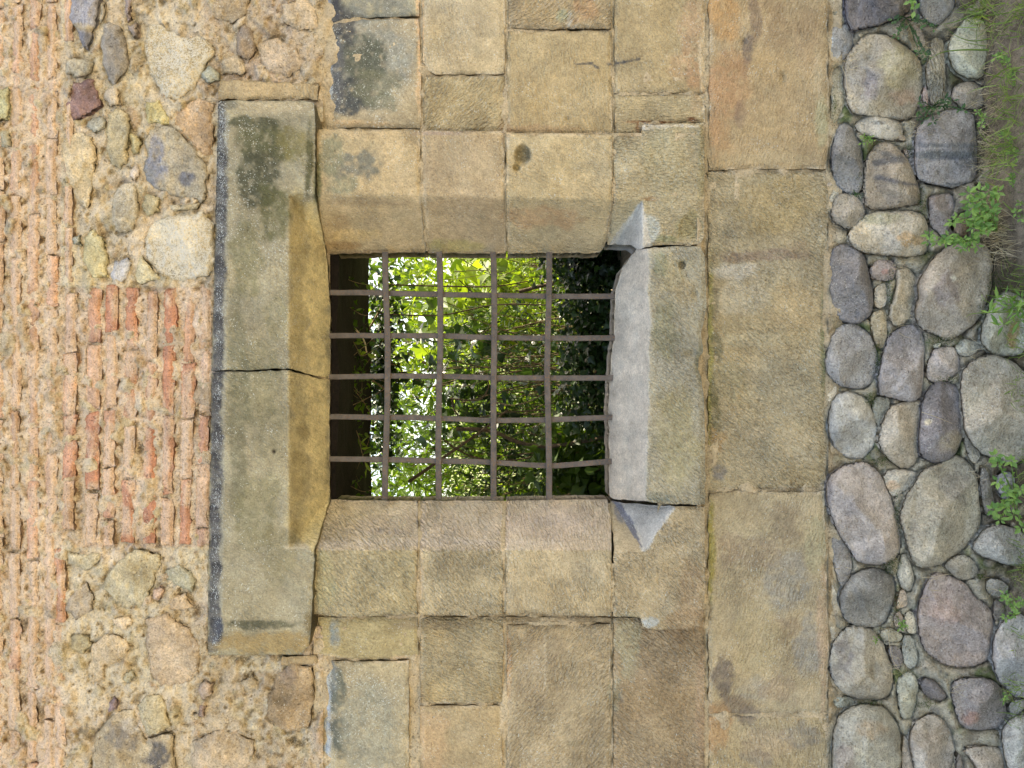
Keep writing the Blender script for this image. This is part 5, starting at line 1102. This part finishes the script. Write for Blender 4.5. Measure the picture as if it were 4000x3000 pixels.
# near: dark ivy over the inner sill and the right reveal, lit through the leaves, with shade in their colour too
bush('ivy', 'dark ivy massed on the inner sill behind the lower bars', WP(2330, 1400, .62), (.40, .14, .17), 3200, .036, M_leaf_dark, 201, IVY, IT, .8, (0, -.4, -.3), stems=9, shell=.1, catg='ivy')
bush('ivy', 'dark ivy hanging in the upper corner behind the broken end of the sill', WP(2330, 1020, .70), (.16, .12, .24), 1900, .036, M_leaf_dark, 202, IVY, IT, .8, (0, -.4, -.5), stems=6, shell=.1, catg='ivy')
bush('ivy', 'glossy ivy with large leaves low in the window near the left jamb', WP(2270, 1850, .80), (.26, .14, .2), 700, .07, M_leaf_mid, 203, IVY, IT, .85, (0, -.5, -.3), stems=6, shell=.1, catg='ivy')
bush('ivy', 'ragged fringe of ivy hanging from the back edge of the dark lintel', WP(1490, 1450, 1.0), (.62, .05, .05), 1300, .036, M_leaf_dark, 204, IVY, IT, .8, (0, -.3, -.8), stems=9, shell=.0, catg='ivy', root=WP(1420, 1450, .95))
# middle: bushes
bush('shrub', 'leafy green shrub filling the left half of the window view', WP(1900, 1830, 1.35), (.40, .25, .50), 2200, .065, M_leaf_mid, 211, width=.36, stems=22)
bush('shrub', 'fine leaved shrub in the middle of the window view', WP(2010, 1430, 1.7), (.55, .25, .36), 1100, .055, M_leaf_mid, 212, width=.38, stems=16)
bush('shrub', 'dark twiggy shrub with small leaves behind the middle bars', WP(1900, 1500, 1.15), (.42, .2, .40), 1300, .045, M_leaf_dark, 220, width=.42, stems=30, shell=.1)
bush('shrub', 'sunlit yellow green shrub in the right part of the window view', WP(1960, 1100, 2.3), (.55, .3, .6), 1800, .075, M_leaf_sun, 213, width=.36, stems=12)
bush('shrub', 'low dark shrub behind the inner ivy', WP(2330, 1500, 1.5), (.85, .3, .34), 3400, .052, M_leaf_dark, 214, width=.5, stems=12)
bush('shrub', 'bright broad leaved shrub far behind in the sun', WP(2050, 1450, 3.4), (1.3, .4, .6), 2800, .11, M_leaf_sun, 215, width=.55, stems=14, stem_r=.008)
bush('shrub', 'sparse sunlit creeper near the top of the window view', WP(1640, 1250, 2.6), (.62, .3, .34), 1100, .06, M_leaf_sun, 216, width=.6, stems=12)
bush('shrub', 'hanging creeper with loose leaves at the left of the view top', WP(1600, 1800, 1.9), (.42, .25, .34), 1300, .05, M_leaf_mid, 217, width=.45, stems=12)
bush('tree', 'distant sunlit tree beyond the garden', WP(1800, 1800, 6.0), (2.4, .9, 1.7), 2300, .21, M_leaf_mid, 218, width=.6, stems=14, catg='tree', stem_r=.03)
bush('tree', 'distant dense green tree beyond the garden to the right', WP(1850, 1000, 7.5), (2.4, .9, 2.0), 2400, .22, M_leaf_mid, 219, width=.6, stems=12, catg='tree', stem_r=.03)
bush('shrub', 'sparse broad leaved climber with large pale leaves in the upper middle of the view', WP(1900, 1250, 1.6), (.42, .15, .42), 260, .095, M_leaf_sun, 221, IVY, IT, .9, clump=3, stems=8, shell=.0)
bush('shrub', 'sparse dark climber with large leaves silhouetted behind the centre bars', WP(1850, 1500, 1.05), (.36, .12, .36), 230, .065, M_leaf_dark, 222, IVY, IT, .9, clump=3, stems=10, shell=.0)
gh = np.random.default_rng(90); hs = []
for k in range(26):
    py_ = gh.uniform(1000, 1940); yv = gh.uniform(.75, 1.3); x1 = gh.uniform(1500, 1900); x2 = x1 + gh.uniform(250, 700)
    P = [W(x1 + (x2 - x1) * t, py_ + gh.normal() * 30 + (t - .5) * gh.uniform(-120, 120), yv) for t in (0, .3, .6, 1)]
    hs.append(tube(P, gh.uniform(.0012, .0026), .001, 5, 6))
V, T, C = cat(hs); tag(mesh('vine_tangle', V, T, M_bark, None, C), 'tangle of thin dark vine stems hanging behind the whole grille', 'vine')
bush('shrub', 'deep green shrub low in the left part of the window view', WP(2050, 1850, 1.1), (.28, .15, .36), 900, .055, M_leaf_dark, 223, width=.4, stems=12, shell=.1)
bush('ivy', 'sparse ivy creeping along the underside of the dark inner lintel', WP(1390, 1480, .55), (.46, .16, .035), 150, .030, M_leaf_mid, 224, IVY, IT, .8, (0, -.4, -.5), clump=4, stems=10, shell=0, catg='ivy', root=WP(1330, 1480, .5), stem_r=.002)
# ivy leaves in front of the dark inner lintel
def sprig(label, pts, y, size, seed, mat, n=7, width=.6):
    g = np.random.default_rng(seed); P = np.array([W(a, b_, yy) for (a, b_), yy in zip(pts, y)])
    e = empty('vine_sprig', tuple(P[0]), label, 'vine', 'vine sprigs hanging under the inner lintel')
    V, T, C = tube(P, .0022, .001, 5, 6); mesh('stem', V, T, M_stem, e, C)
    t = np.linspace(.2, 1, n) * (len(P) - 1); i = np.minimum(t.astype(int), len(P) - 2); q = P[i] + (P[i + 1] - P[i]) * (t - i)[:, None]
    d = rnd_dirs(g, n, (0, -.3, -.6), .8); V, T, C = leaves(q, d, rnd_dirs(g, n, (0, -1, .3), .5), size * g.uniform(.7, 1.2, n), np.full(n, width), tone=g.random(n))
    mesh('foliage', V, T, mat, e, C, smooth=False)
gp = lambda L: [(1200 + x * .663, 900 + y * .663) for x, y in L]
sprig('vine sprig of broad fresh leaves before the dark lintel, between second and third upright bars', gp([(250, 620), (290, 690), (320, 740), (400, 700)]), [.5, .45, .4, .42], .045, 71, M_leaf_sun, 5)
sprig('vine sprig of long pale leaves before the dark lintel near the left jamb', gp([(290, 1180), (310, 1240), (320, 1300), (350, 1400)]), [.5, .45, .4, .42], .05, 72, M_leaf_sun, 7, .35)
sprig('vine sprig of dark leaves under the lintel corner above the first bar', gp([(160, 320), (200, 280), (300, 310), (420, 330)]), [.5, .45, .42, .5], .03, 73, M_leaf_mid, 9, .8)
sprig('vine sprig of small leaves trailing behind the second upright bar', gp([(200, 420), (260, 460), (340, 500), (430, 470)]), [.5, .45, .42, .5], .032, 74, M_leaf_mid, 8, .5)
sprig('vine sprig by the bottom corner of the dark lintel', gp([(170, 1480), (240, 1500), (340, 1540), (430, 1500)]), [.5, .45, .42, .5], .03, 75, M_leaf_mid, 6, .7)
# branches and wiry stems crossing the view
def br(pts, y, r, label, r1=None, mat=None, name='branch'):
    P = [W(a, b_, yy) for (a, b_), yy in zip(gp(pts), y)]
    V, T, C = tube(P, r, r1, 7, 7); tag(mesh(name, V, T, mat or M_bark, None, C), label, 'branch')
br([(600, 1480), (800, 1340), (1050, 1165), (1180, 1060)], [.8, .75, .75, .9], .008, 'straight brown branch slanting up from the lower left of the window', .004)
br([(880, 1170), (1080, 1180), (1250, 1250), (1450, 1270), (1820, 1205)], [.8, .78, .75, .7, .55], .009, 'sagging dark branch running down to the sill between the last two upright bars', .008)
br([(1250, 360), (1450, 310), (1600, 280), (1820, 215)], [1.0, .95, .9, .7], .009, 'brown branch leaning on the right end of the sill', .007)
br([(480, 320), (850, 330), (1100, 330), (1300, 300)], [1.0, 1.0, 1.0, 1.1], .0035, 'thin dark vine stem crossing behind the first upright bar', .003)
br([(420, 490), (780, 500), (1100, 440), (1420, 440)], [.9] * 4, .003, 'thin vine stem crossing behind the second upright bar', .003)
br([(840, 990), (950, 1000), (1030, 990), (1070, 910), (1040, 860)], [.8] * 5, .0035, 'thin curling vine loop in the middle of the window', .003)
br([(850, 1000), (880, 1080), (960, 1110), (1200, 1070), (1420, 1060)], [.8] * 5, .0035, 'thin vine stem below the curling loop', .003)
br([(800, 1230), (900, 1300), (1050, 1350), (1300, 1340), (1500, 1230)], [.85] * 5, .004, 'bowed vine stem behind the lowest upright bar', .003)
br([(830, 760), (1000, 800), (1100, 810), (1420, 800)], [.9] * 4, .003, 'thin dark twig crossing the centre of the window', .003)
br([(1110, 1010), (1200, 1030), (1300, 1010), (1400, 960)], [.6] * 4, .0025, 'pale arching stem between the centre bars', .002, M_stem)
br([(170, 500), (260, 560), (330, 640), (350, 720)], [.5] * 4, .004, 'pale bent root in front of the dark lintel', .003, M_straw)
